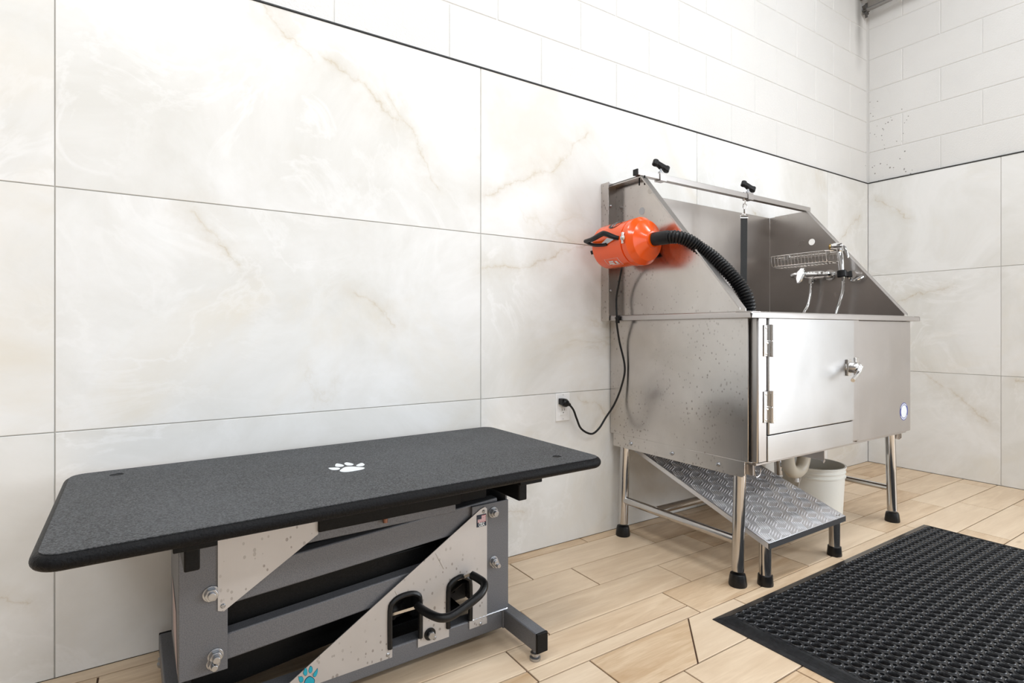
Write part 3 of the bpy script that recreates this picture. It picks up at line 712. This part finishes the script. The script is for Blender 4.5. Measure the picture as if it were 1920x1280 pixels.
# bottom flanges, brace
bm = NB()
prism(bm, [(XL-.001, -.026, .426), (XL-.001, -.026, .372), (XL-.001, -.64, .372), (XL-.001, -.650, .380), (XL-.001, -.650, .426)], (.004, 0, 0))
fl = U('bottom_flange', bm, M['steel'], TU, .0008)
for y in (-.129, -.344, -.548):
    bm = NB(); lathe(bm, [(.0085, 0), (.007, .003), (.006, .003), (.0055, .007), (.002, .008)], (XL-.001, y, .397), (-1, 0, 0), 14); U('screw', bm, M['zinc'], fl)
bm = NB(); prism(bm, [(XR-.004, -.026, .426), (XR-.004, -.026, .372), (XR-.004, -.635, .372), (XR-.004, -.645, .382), (XR-.004, -.645, .426)], (.004, 0, 0)); U('bottom_flange', bm, M['steel'], TU, .0008)
UB('bottom_lip', M['steel_front'], XL+.03, XR-.03, -.672, -.640, .412, .4245, bevel=.001)
bm = NB(); box(bm, -1.829, -1.825, -.665, -.03, .372, .4245); box(bm, -1.825, -1.795, -.665, -.03, .420, .424); bc = U('cross_brace', bm, M['steel_in'], TU, .0008)
bm = NB(); cyl(bm, (-1.815, -.655, .36), (-1.815, -.655, .405), .003, n=8); cyl(bm, (-1.815, -.655, .366), (-1.815, -.655, .374), .007, n=6); U('bolt', bm, M['zinc'], bc)
# legs
for x, y, sx in ((-2.288, -.071, 0), (-2.288, -.616, -1), (-1.143, -.612, 1), (-1.143, -.071, 0)):
    dx = .0 if sx <= 0 else .0
    tx = x+.018 if x < -2 else x-.014
    bm = NB(); cyl(bm, (x, y, .05), (tx, y+.004, .424), .0205, n=24); lg = U('leg', bm, M['tube'])
    bm = NB(); lathe(bm, [(.029, 0), (.030, .006), (.027, .03), (.0245, .040), (.021, .042)], (x, y, 0), (0, 0, 1), 24); U('rubber_foot', bm, M['rubber'], lg)
for n_, a, b, r in (('stretcher', (-2.283, -.071, .149), (-2.283, -.610, .149), .0155), ('stretcher', (-1.146, -.071, .149), (-1.146, -.606, .149), .0135), ('stretcher', (-2.283, -.25, .151), (-1.146, -.25, .151), .0155)):
    bm = NB(); cyl(bm, a, b, r, n=20); U(n_, bm, M['tube'])
# maker's round sticker
bm = NB(); lathe(bm, [(.001, .0002), (.0385, .0002), (.0385, 0)], (-1.197, -.6793, .509), (0, -1, 0), 40, False); sk = U('round_sticker', bm, M['blue'], fr, 0, 0)
bm = NB(); lathe(bm, [(.001, .0004), (.0275, .0004), (.0275, 0)], (-1.197, -.6794, .509), (0, -1, 0), 40, False)
for a0, a1 in ((50, 150), (215, 325)):
    for q in range(a0, a1, 9):
        a = math.radians(q); cyl(bm, (-1.197+.033*math.cos(a), -.6794, .509+.033*math.sin(a)), (-1.197+.033*math.cos(a), -.6799, .509+.033*math.sin(a)), .0027, n=6)
U('sticker_face', bm, M['print_white'], fr, 0, 0)

# things on the tub
bk = thing('wire_basket', 'curved steel wire soap basket on the right inner splash panel', 'basket', (-1.131, -.225, 1.2))
bm = NB(); BX0, BX1, BY0, BY1 = -1.235, -1.134, -.385, -.062
def rr_loop(off, z):
    return [(BX1-off*.2, BY1-off, z), (BX0+.035+off, BY1-off, z), (BX0+.008+off, BY1-.02-off, z), (BX0+off, BY1-.06, z), (BX0+off, BY0+.06, z), (BX0+.008+off, BY0+.02+off, z), (BX0+.035+off, BY0+off, z), (BX1-off*.2, BY0+off, z)]
tube(bm, rr_loop(0, 1.248), .0028, 8, 4); tube(bm, rr_loop(.012, 1.196), .0024, 8, 4)
tube(bm, [(BX1, BY1, 1.248), (BX1, BY0, 1.248)], .0028, 8); tube(bm, [(BX1, BY1-.012, 1.196), (BX1, BY0+.012, 1.196)], .0024, 8)
obj('rim_wires', bm, M['wire'], bk)
bm = NB(); box(bm, BX1, BX1+.0015, BY0, BY1, 1.236, 1.262); obj('back_strip', bm, M['wire'], bk)
for k in range(17):
    y = BY1-.022-.0175*k; yy = min(max(y, BY0+.03), BY1-.03)
    bm = NB(); tube(bm, [(BX0+.001, y, 1.248), (BX0+.004, y, 1.215), (BX0+.012, y, 1.198), (BX0+.03, y, 1.194), (BX1, y, 1.194), (BX1, y, 1.24)], .0019, 6, 3); obj('wire', bm, M['wire'], bk)
for y in (-.115, -.325): bm = NB(); cyl(bm, (BX1-.006, y, 1.252), (BX1+.004, y, 1.252), .012, n=16); obj('mounting_button', bm, M['chrome'], bk)

fa = thing('mixer_tap', 'chrome wall mixer tap with a lever, fixed below the wire basket', 'tap', (-1.133, -.28, 1.14))
bm = NB()
lathe(bm, [(.012, -.012), (.018, -.008), (.019, 0), (.021, .02), (.021, .085), (.018, .093), (.016, .105), (.019, .112), (.017, .122), (.008, .126)], (-1.175, -.232, 1.142), (0, -1, -.04), 24)
obj('tap_body', bm, M['chrome'], fa)
for y in (-.250, -.335):
    bm = NB(); cyl(bm, (-1.131, y, 1.138), (-1.175, y, 1.138), .014, n=16); cyl(bm, (-1.132, y, 1.138), (-1.139, y, 1.138), .026, n=24); obj('wall_union', bm, M['chrome'], fa)
bm = NB(); lathe(bm, [(.013, 0), (.016, .01), (.016, .03), (.012, .050), (.008, .054)], (-1.175, -.214, 1.145), (-.05, 1, .05), 20); obj('spout_end', bm, M['chrome'], fa)
bm = NB(); prism(bm, [(-1.185, -.240, 1.178), (-1.185, -.224, 1.180), (-1.190, -.208, 1.162), (-1.198, -.206, 1.125), (-1.204, -.216, 1.098), (-1.203, -.230, 1.106), (-1.19, -.246, 1.15)], (-.014, .004, 0)); obj('lever', bm, M['chrome'], fa, True, .004, 35, 3)
bm = NB(); cyl(bm, (-1.176, -.262, 1.125), (-1.176, -.262, 1.098), .012, n=6); obj('hose_nut', bm, M['chrome'], fa, True, .001)
def flex(name, pts, r, parent):
    P = resample(smooth_path(pts, 10), .0022); bm = NB(); tube(bm, P, lambda i: r*(1.0 if i % 2 else .86), 12); return obj(name, bm, M['chrome'], parent)
flex('hose', [(-1.176, -.262, 1.10), (-1.177, -.260, 1.05), (-1.18, -.248, .99), (-1.19, -.230, .93), (-1.20, -.25, .80), (-1.22, -.32, .72), (-1.23, -.39, .80), (-1.205, -.395, .93), (-1.192, -.405, .99), (-1.186, -.418, 1.05), (-1.184, -.420, 1.10), (-1.184, -.418, 1.125)], .0078, fa)
sp = thing('spray_head', 'chrome hand spray with brass nozzle resting in its wall holder', 'shower head', (-1.133, -.41, 1.12))
bm = NB(); lathe(bm, [(.008, 0), (.011, .004), (.0115, .02), (.0135, .05), (.0140, .10), (.012, .115), (.015, .12), (.015, .135), (.011, .14)], (-1.187, -.416, 1.125), (.02, .10, 1), 20); obj('handle', bm, M['chrome'], sp)
bm = NB(); lathe(bm, [(.012, -.014), (.0165, -.012), (.0165, .022), (.014, .026), (.014, .034)], (-1.186, -.402, 1.268), (-.35, .92, .0), 20); obj('head', bm, M['chrome'], sp, True, 0)
bm = NB(); lathe(bm, [(.0145, 0), (.0145, .006), (.010, .010), (.003, .011)], (-1.198, -.371, 1.268), (-.35, .92, .0), 20); obj('nozzle', bm, M['brass'], sp)
bm = NB(); prism(bm, [(-1.18, -.418, 1.275), (-1.175, -.432, 1.262), (-1.172, -.444, 1.215), (-1.175, -.440, 1.205), (-1.18, -.426, 1.245)], (-.012, 0, 0)); obj('trigger', bm, M['chrome'], sp, True, .002)
bm = NB(); lathe(bm, [(.018, 0), (.021, .004), (.021, .03), (.017, .034)], (-1.186, -.4165, 1.118), (.02, .10, 1), 24); box(bm, -1.175, -1.134, -.432, -.405, 1.122, 1.145)
obj('holder_cup', bm, M['rubber'], sp, True, .001)
bm = NB(); cyl(bm, (-1.132, -.445, 1.128), (-1.16, -.445, 1.128), .021, n=24); tube(bm, [(-1.15, -.44, 1.115), (-1.165, -.452, 1.10), (-1.16, -.475, 1.106), (-1.14, -.485, 1.118)], .007, 10, 4); obj('holder_hook', bm, M['chrome'], sp)

le = thing('tether_strap', 'black webbing tether hanging by a snap hook from the overhead rail', 'leash', (-1.630, -.2, 1.47))
bm = NB(); tube(bm, [(-1.630+.0185*math.cos(t*PI/8)*.9, -.2+.0185*math.sin(t*PI/8)*.3, 1.489+.021*math.sin(t*PI/8)) for t in range(16)], .0016, 6, 0, True)
tube(bm, [(-1.631+.008*math.cos(t*PI/6), -.2+.006*math.cos(t*PI/6), 1.463+.013*math.sin(t*PI/6)) for t in range(12)], .0018, 6, 0, True)
tube(bm, [(-1.632+.007*math.cos(t*PI/6), -.2-.006*math.cos(t*PI/6), 1.443+.012*math.sin(t*PI/6)) for t in range(12)], .0018, 6, 0, True); obj('ring', bm, M['chrome_soft'], le)
bm = NB(); lathe(bm, [(.003, 0), (.006, .004), (.0055, .022), (.003, .027), (.005, .030), (.005, .034)], (-1.633, -.2, 1.433), (0, 0, -1), 12); tube(bm, [(-1.633, -.2, 1.43), (-1.645, -.2, 1.437), (-1.644, -.2, 1.452), (-1.636, -.2, 1.45)], .0028, 8, 3); obj('snap_hook', bm, M['chrome_soft'], le)
bm = NB(); q = [(-1.653, -.1905, 1.398), (-1.653, -.1905, 1.388), (-1.622, -.2095, 1.388), (-1.622, -.2095, 1.398), (-1.629, -.206, 1.406), (-1.646, -.194, 1.406)]; tube(bm, q, .0018, 6, 0, True); obj('buckle', bm, M['chrome_soft'], le)
bm = NB(); d = Vector((.0125, -.0085, 0)); P0 = Vector((-1.6375, -.2, 0))
prism(bm, [P0-d+Vector((0, 0, 1.395)), P0+d+Vector((0, 0, 1.395)), P0+d*.9+Vector((-.006, 0, .80)), P0-d*.9+Vector((-.006, 0, .80))], (.0012, .002, 0)); obj('strap', bm, M['web'], le)

# dryer
DX, DZ, DR = -2.400, 1.200, .088
dy = thing('pet_dryer', 'orange cylindrical pet dryer with black handle hung on the tub side panel', 'dryer', (DX, -.2, DZ))
D = lambda name, bm, mat, par=dy, bevel=0: obj(name, bm, mat, par, True, bevel, 35)
bm = NB(); lathe(bm, [(.06, -.004), (DR-.01, 0), (DR-.002, .006), (DR, .016), (DR, .158), (DR+.002, .160), (DR+.002, .166), (DR-.003, .168), (DR-.003, .172), (DR+.003, .174), (DR+.003, .196), (DR-.002, .202), (DR-.010, .216), (DR-.012, .219), (DR-.03, .226), (.04, .238), (.032, .243), (.030, .250)], (DX, -.095, DZ), (0, -1, 0), 56); D('casing', bm, M['orange'])
bm = NB(); lathe(bm, [(.024, 0), (.025, .003), (.025, .06), (.022, .064)], (DX, -.342, DZ), (.30, -.95, .03), 28); cf = D('hose_cuff', bm, M['rubber'])
bm = NB(); box(bm, DX+DR-.012, -2.3015, -.27, -.17, DZ-.035, DZ+.035); box(bm, DX+DR-.03, DX+DR-.004, -.28, -.16, DZ-.05, DZ+.05); D('mounting_bracket', bm, M['black'], dy, .003)
# handle on the room side
ang = lambda a: (DX+(DR+.002)*math.cos(math.radians(a)), DZ+(DR+.002)*math.sin(math.radians(a)))
def around(a, y, dr=0): return (DX+(DR+dr)*math.cos(math.radians(a)), y, DZ+(DR+dr)*math.sin(math.radians(a)))
bm = NB(); tube(bm, [around(170, -.080, .018), around(170, -.13, .024), around(165, -.185, .030), around(165, -.205, .028), around(172, -.238, .010), around(174, -.252, .0)], lambda i: .0075+.003*math.sin(min(i/20., 1)*PI), 10, 4); tube(bm, [around(170, -.080, .018), around(180, -.12, .008), around(184, -.17, .004), around(183, -.19, .002)], .0065, 8, 4)
D('handle', bm, M['rubber'])
bm = NB(); prism(bm, [around(181, -.165, .006), around(173, -.205, .016), around(177, -.232, .008), around(186, -.18, .003)], (0, 0, .002)); D('handle_tag', bm, M['zinc'])
bm = NB(); lathe(bm, [(.004, 0), (.011, .004), (.009, .010), (.003, .014)], around(177, -.281, .003), (-1, 0, 0), 8); box(bm, DX-DR-.012, DX-DR-.002, -.285, -.277, DZ-.016, DZ+.026); D('clasp', bm, M['chrome_soft'], dy, .001)
bm = NB(); cyl(bm, (DX-.03, -.085, DZ-.035), (DX-.03, -.072, DZ-.035), .016, n=16); cyl(bm, (DX-.06, -.094, DZ-.02), (DX-.075, -.080, DZ-.025), .008, n=12); D('switch', bm, M['rubber'])
def patch(a0, a1, y0, y1, dr, n=10):
    bm = NB(); a_ = [[bm.verts.new(around(a0+(a1-a0)*i/n, y, dr)) for i in range(n+1)] for y in (y0, y1)]
    for i in range(n): bm.faces.new((a_[0][i], a_[0][i+1], a_[1][i+1], a_[1][i]))
    return bm
bm = NB()
vs = [bm.verts.new(around(124+17*math.cos(t), -.195+.030*math.sin(t), .0012)) for t in [2*PI*k/24 for k in range(24)]]; bm.faces.new(vs); D('badge', bm, M['trim'])
bm = NB()
for c_ in (-.006, .008):
    for s in (0,):
        v_ = [bm.verts.new(around(a, y+c_, .0022)) for a, y in ((112, -.190), (112, -.198), (124, -.194), (136, -.200), (136, -.192), (124, -.187))]; bm.faces.new(v_)
D('badge_stripes', bm, M['zinc'])
bm = NB()
def strip(a0, y0, a1, y1, w):
    n = 6; A_ = []
    for i in range(n+1):
        t = i/n; a = a0+(a1-a0)*t; y = y0+(y1-y0)*t
        if a0 == a1: A_.append((bm.verts.new(around(a-w*30/DR*.03*20, y, .0012)), bm.verts.new(around(a+w*30/DR*.03*20, y, .0012))))
        else: A_.append((bm.verts.new(around(a, y-w, .0012)), bm.verts.new(around(a, y+w, .0012))))
    for p, q in zip(A_, A_[1:]): bm.faces.new((p[0], p[1], q[1], q[0]))
strip(222, -.150, 222, -.222, .0008); strip(248, -.150, 248, -.222, .0008); strip(222, -.150, 248, -.150, .0008); strip(222, -.222, 248, -.222, .0008)
D('label_frame', bm, M['print_white'])
bm = NB()
for a0, y0, a1, y1, w in ((229, -.178, 234, -.176, .012), (236, -.174, 241, -.172, .014), (231, -.202, 240, -.204, .006), (242, -.190, 244, -.190, .02)): strip(a0, y0, a1, y1, w)
D('label_lettering', bm, M['print_white'])
# corrugated hose
HP = [(-2.383, -.40, 1.201), (-2.372, -.43, 1.198), (-2.345, -.455, 1.186), (-2.31, -.478, 1.158), (-2.285, -.515, 1.122), (-2.265, -.560, 1.070), (-2.245, -.592, 1.020), (-2.235, -.616, .968), (-2.225, -.615, .90), (-2.20, -.58, .80), (-2.15, -.52, .70), (-2.05, -.45, .63)]
P = resample(smooth_path(HP, 12), .0034)
bm = NB(); tube(bm, P, lambda i: (.0245, .0245, .0205)[i % 3], 20); D('hose', bm, M['rubber'])
# power cord with plug
cd = thing('power_cord', 'black power cord running from the orange dryer down to the wall socket', 'cord', (-2.36, -.12, .7))
CP = [(-2.385, -.165, 1.118), (-2.365, -.140, 1.105), (-2.350, -.112, 1.06), (-2.345, -.091, .994), (-2.347, -.095, .923), (-2.347, -.094, .900), (-2.325, -.088, .817), (-2.310, -.104, .711), (-2.318, -.092, .629), (-2.335, -.069, .556), (-2.368, -.052, .500), (-2.400, -.045, .456), (-2.439, -.042, .438), (-2.490, -.04, .463), (-2.513, -.038, .506), (-2.526, -.034, .541), (-2.545, -.030, .566)]
bm = NB(); tube(bm, CP, .0042, 10, 8); obj('cable', bm, M['rubber'], cd)
bm = NB(); lathe(bm, [(.005, 0), (.007, .003), (.0085, .012), (.014, .018), (.017, .028), (.015, .038), (.010, .042)], (-2.541, -.031, .563), (-1, -.02, .38), 14); box(bm, -2.583, -2.562, -.034, -.009, .566, .590)
cyl(bm, (-2.566, -.034, .575), (-2.566, -.009, .575), .015, n=14); obj('plug', bm, M['rubber'], cd, True, .001)
bm = NB(); tube(bm, [(-2.347+.006*math.cos(t*PI/6), -.095+.007*math.sin(t*PI/6), .915) for t in range(12)], .0025, 6, 0, True); box(bm, -2.352, -2.344, -.109, -.103, .893, .925); obj('cable_tie', bm, M['rubber'], cd)

# pull-out step
SX0, SX1, SY0, SY1 = -2.225, -1.722, -.690, -.075
st = thing('pull_out_ramp', 'sloping aluminium tread plate ramp on short legs, pulled out from under the tub', 'ramp', (-1.975, -.38, 0))
slope = .352; zr = lambda y: .152+slope*(y-SY0)
bm = NB()
prism(bm, [(SX0, SY0, zr(SY0)), (SX0, SY1, zr(SY1)), (SX0, SY1, zr(SY1)-.004), (SX0, SY0, zr(SY0)-.004)], (SX1-SX0, 0, 0))
for x in (SX0, SX1-.003): prism(bm, [(x, SY0, zr(SY0)), (x, SY1, zr(SY1)), (x, SY1, zr(SY1)-.022), (x, SY0, zr(SY0)-.022)], (.003, 0, 0))
b_ = NB(); prism(b_, [(SX0, SY0-.001, zr(SY0)-.0005), (SX0, SY0+.003, zr(SY0)-.0005), (SX0, SY0+.003, zr(SY0)-.020), (SX0, SY0-.001, zr(SY0)-.020)], (SX1-SX0, 0, 0)); obj('front_lip', b_, M['lip'], st)
obj('deck', bm, M['deck'], st, True, .001)
bm = NB(); cell = .050; nd = Vector((0, 1, slope)).normalized(); nn = Vector((0, -slope, 1)).normalized(); ex = Vector((1, 0, 0)); Ls = (SY1-SY0)*math.sqrt(1+slope**2)
for i in range(int((SX1-SX0)/cell)):
    for j in range(int(Ls/cell)):
        o0 = Vector((SX0, SY0, zr(SY0)))+ex*(i+.5)*cell+nd*(j+.5)*cell
        da, db = (ex, nd) if (i+j) % 2 else (nd, ex)
        da, db = (da*.92+db*.38).normalized(), (db*.92-da*.38).normalized()
        for q in range(5):
            c_ = o0+db*(q-2)*.0088; hl = .0235; w = .0024
            p = [c_-da*hl, c_-db*w, c_+da*hl, c_+db*w]; t = [c_-da*hl*.6+nn*.0034, c_+da*hl*.6+nn*.0034]
            V = [bm.verts.new(v_) for v_ in p]; Tt = [bm.verts.new(v_) for v_ in t]
            bm.faces.new((V[0], V[1], Tt[0])); bm.faces.new((V[1], V[2], Tt[1])); bm.faces.new((V[1], Tt[1], Tt[0])); bm.faces.new((V[2], V[3], Tt[1])); bm.faces.new((V[3], V[0], Tt[0])); bm.faces.new((V[3], Tt[0], Tt[1]))
tr = obj('tread_bars', bm, M['tread'], st, True, 0, 0); tr['kind'] = 'stuff'
for x in (-2.205, -1.752):
    bm = NB(); cyl(bm, (x, -.664, .03), (x, -.664, zr(-.664)-.004), .0195, n=22); lg = obj('leg', bm, M['tube'], st)
    bm = NB(); lathe(bm, [(.0255, 0), (.026, .004), (.0235, .034), (.020, .036)], (x, -.664, 0), (0, 0, 1), 22); obj('rubber_foot', bm, M['rubber'], lg)
bm = NB(); box(bm, -2.262, -2.252, -.655, -.60, .375, .41); tube(bm, [(-2.262, -.66, .41), (-2.262, -.662, .378), (-2.25, -.664, .372), (-2.235, -.664, .38), (-2.232, -.664, .398)], .0018, 6, 3); box(bm, SX0, SX1, -.08, -.06, .35, .372); box(bm, SX0+.02, SX0+.03, -.08, -.07, .36, .424); box(bm, SX1-.03, SX1-.02, -.08, -.07, .36, .424); obj('hanger', bm, M['steel_in'], st)

# drain trap and pail
dt = thing('drain_trap', 'cream plastic U-bend drain pipe hanging under the tub', 'pipe', (-1.60, -.43, .3))
bm = NB(); tube(bm, [(-1.672, -.43, .424), (-1.672, -.43, .345), (-1.669, -.43, .30), (-1.648, -.43, .262), (-1.606, -.43, .248), (-1.566, -.43, .262), (-1.545, -.43, .30), (-1.542, -.43, .345), (-1.542, -.40, .372), (-1.542, -.30, .378), (-1.542, -.016, .378)], .027, 20, 5); obj('pipe', bm, M['pvc'], dt)
for x, z in ((-1.542, .325), (-1.672, .39)): bm = NB(); lathe(bm, [(.030, 0), (.034, .004), (.034, .022), (.030, .026)], (x, -.43, z), (0, 0, 1), 24); obj('slip_nut', bm, M['pvc'], dt)
bm = NB(); cyl(bm, (-1.603, -.43, .222), (-1.603, -.43, .205), .010, n=12); obj('cleanout_cap', bm, M['white'], dt)
pl_ = thing('pail', 'white plastic pail with ribbed rim behind the ramp', 'bucket', (-1.405, -.395, 0))
bm = NB(); lathe(bm, [(.05, .0), (.110, .0), (.116, .006), (.126, .19), (.126, .205), (.131, .207), (.131, .212), (.1265, .214), (.1265, .226), (.131, .228), (.131, .232), (.128, .234), (.128, .246), (.133, .248), (.133, .254), (.126, .254), (.123, .20), (.115, .01), (.02, .008)], (-1.405, -.395, 0), (0, 0, 1), 56); obj('body', bm, M['pail'], pl_)
bm = NB(); tube(bm, [(-1.405+.136*math.cos(a), -.395+.136*math.sin(a)*.35-.02, .215-.15*math.sin(a*1.0)) for a in [PI*k/16 for k in range(17)]], .0022, 8); 
obj('bail', bm, M['white'], pl_)

# ------------------------------------------------------------ perforated rubber mat
MX0, MX1, MY1, MY0 = -2.550, -1.083, -.712, -1.632
mt = thing('drainage_mat', 'black perforated rubber drainage mat lying in front of the tub', 'mat', (-1.82, -1.17, 0))
pitch = .0343; X0 = -2.485-pitch/2; Y1 = -.7595+pitch/2; nx = int((MX1-.045-X0)/pitch); ny = int((Y1-(MY0+.045))/pitch); X1 = X0+nx*pitch; Y0 = Y1-ny*pitch
bm = NB(); Z = .0125
inn = [(X0, Y0), (X1, Y0), (X1, Y1), (X0, Y1)]; out = [(MX0, MY0), (MX1, MY0), (MX1, MY1), (MX0, MY1)]
k_ = .010; mid = [(MX0+k_, MY0+k_), (MX1-k_, MY0+k_), (MX1-k_, MY1-k_), (MX0+k_, MY1-k_)]
rs = [[Vector((x, y, 0)) for x, y in out], [Vector((x, y, .0022)) for x, y in out], [Vector((x, y, .0055)) for x, y in mid], [Vector((x, y, Z)) for x, y in inn], [Vector((x, y, .0)) for x, y in inn]]
R_ = [[bm.verts.new(p) for p in r] for r in rs]
for a, b in zip(R_, R_[1:]):
    for k in range(4): bm.faces.new((a[k], a[(k+1) % 4], b[(k+1) % 4], b[k]))
# fine ridges along the border
def ridge(a, b, off):
    a = Vector((*a, 0)); b = Vector((*b, 0)); d = (b-a).normalized(); n = Vector((-d.y, d.x, 0))
    t = off; L_ = (b-a).length
    za = .0055+(Z-.0055)*(off-k_)/(.0478-k_)
    p = a+n*t+d*t; q = b+n*t-d*t
    rings(bm, [[w+n*s+Vector((0, 0, z)) for s, z in ((-.0008, za-.001), (0, za+.0007), (.0008, za-.001))] for w in (p, q)], False)
for off in [.013+.0042*i for i in range(7)]:
    for a, b in zip(out, out[1:]+out[:1]): ridge(a, b, off)
obj('border', bm, M['mat'], mt, True, 0, 20)
def cell_mesh():
    V, F = [], []
    n = 16; h = pitch/2
    def ring(r, z):
        s = len(V)
        for k in range(n):
            a = 2*PI*k/n+PI/n; V.append((r*math.cos(a), r*math.sin(a), z))
        return s
    def band(a, b):
        for k in range(n): F.append((a+k, a+(k+1) % n, b+(k+1) % n, b+k))
    r0 = ring(.0118, .0); r1 = ring(.0122, .0132); r2 = ring(.0134, .0145); r3 = ring(.0147, .0138); r4 = ring(.0154, .0118)
    band(r0, r1); band(r1, r2); band(r2, r3); band(r3, r4)
    # square border points: four per quarter; corners cut by the small hole
    g = .0052; s = len(V); pts = []
    for q in range(4):
        ca, sa = math.cos(q*PI/2), math.sin(q*PI/2)
        for p in ((h, .0045), (h, h-g), (h-g*.7071, h-g*.7071), (h-g, h)):
            pts.append((p[0]*ca-p[1]*sa, p[0]*sa+p[1]*ca))
    for p in pts: V.append((p[0], p[1], .0112))
    # ring r4 starts at angle PI/16; border point order starts near angle ~15 deg
    for k in range(n): F.append((r4+k, r4+(k+1) % n, s+(k+1) % n, s+k))
    # small hole walls
    d = len(V)
    for q in range(4):
        ca, sa = math.cos(q*PI/2), math.sin(q*PI/2)
        for p in ((h, h-g), (h-g*.7071, h-g*.7071), (h-g, h)): V.append((p[0]*ca-p[1]*sa, p[0]*sa+p[1]*ca, .002))
    for q in range(4):
        a = s+q*4+1; b = d+q*3
        F.append((a, a+1, b+1, b)); F.append((a+1, a+2, b+2, b+1))
        F.append((b, b+1, b+2))
    return V, F
V, F = cell_mesh(); VV, FF = [], []
for i in range(nx):
    for j in range(ny):
        o0 = len(VV); cx = X0+(i+.5)*pitch; cy = Y1-(j+.5)*pitch
        VV += [(x+cx, y+cy, z) for x, y, z in V]; FF += [tuple(a+o0 for a in f) for f in F]
me = bpy.data.meshes.new('hole_field'); me.from_pydata(VV, [], FF)
bm = NB(); bm.from_mesh(me)
obj('hole_field', bm, M['mat'], mt, True, 0, 50)
for p in [o for o in bpy.data.objects if o.name.startswith('hole_field')]: p['kind'] = 'stuff'
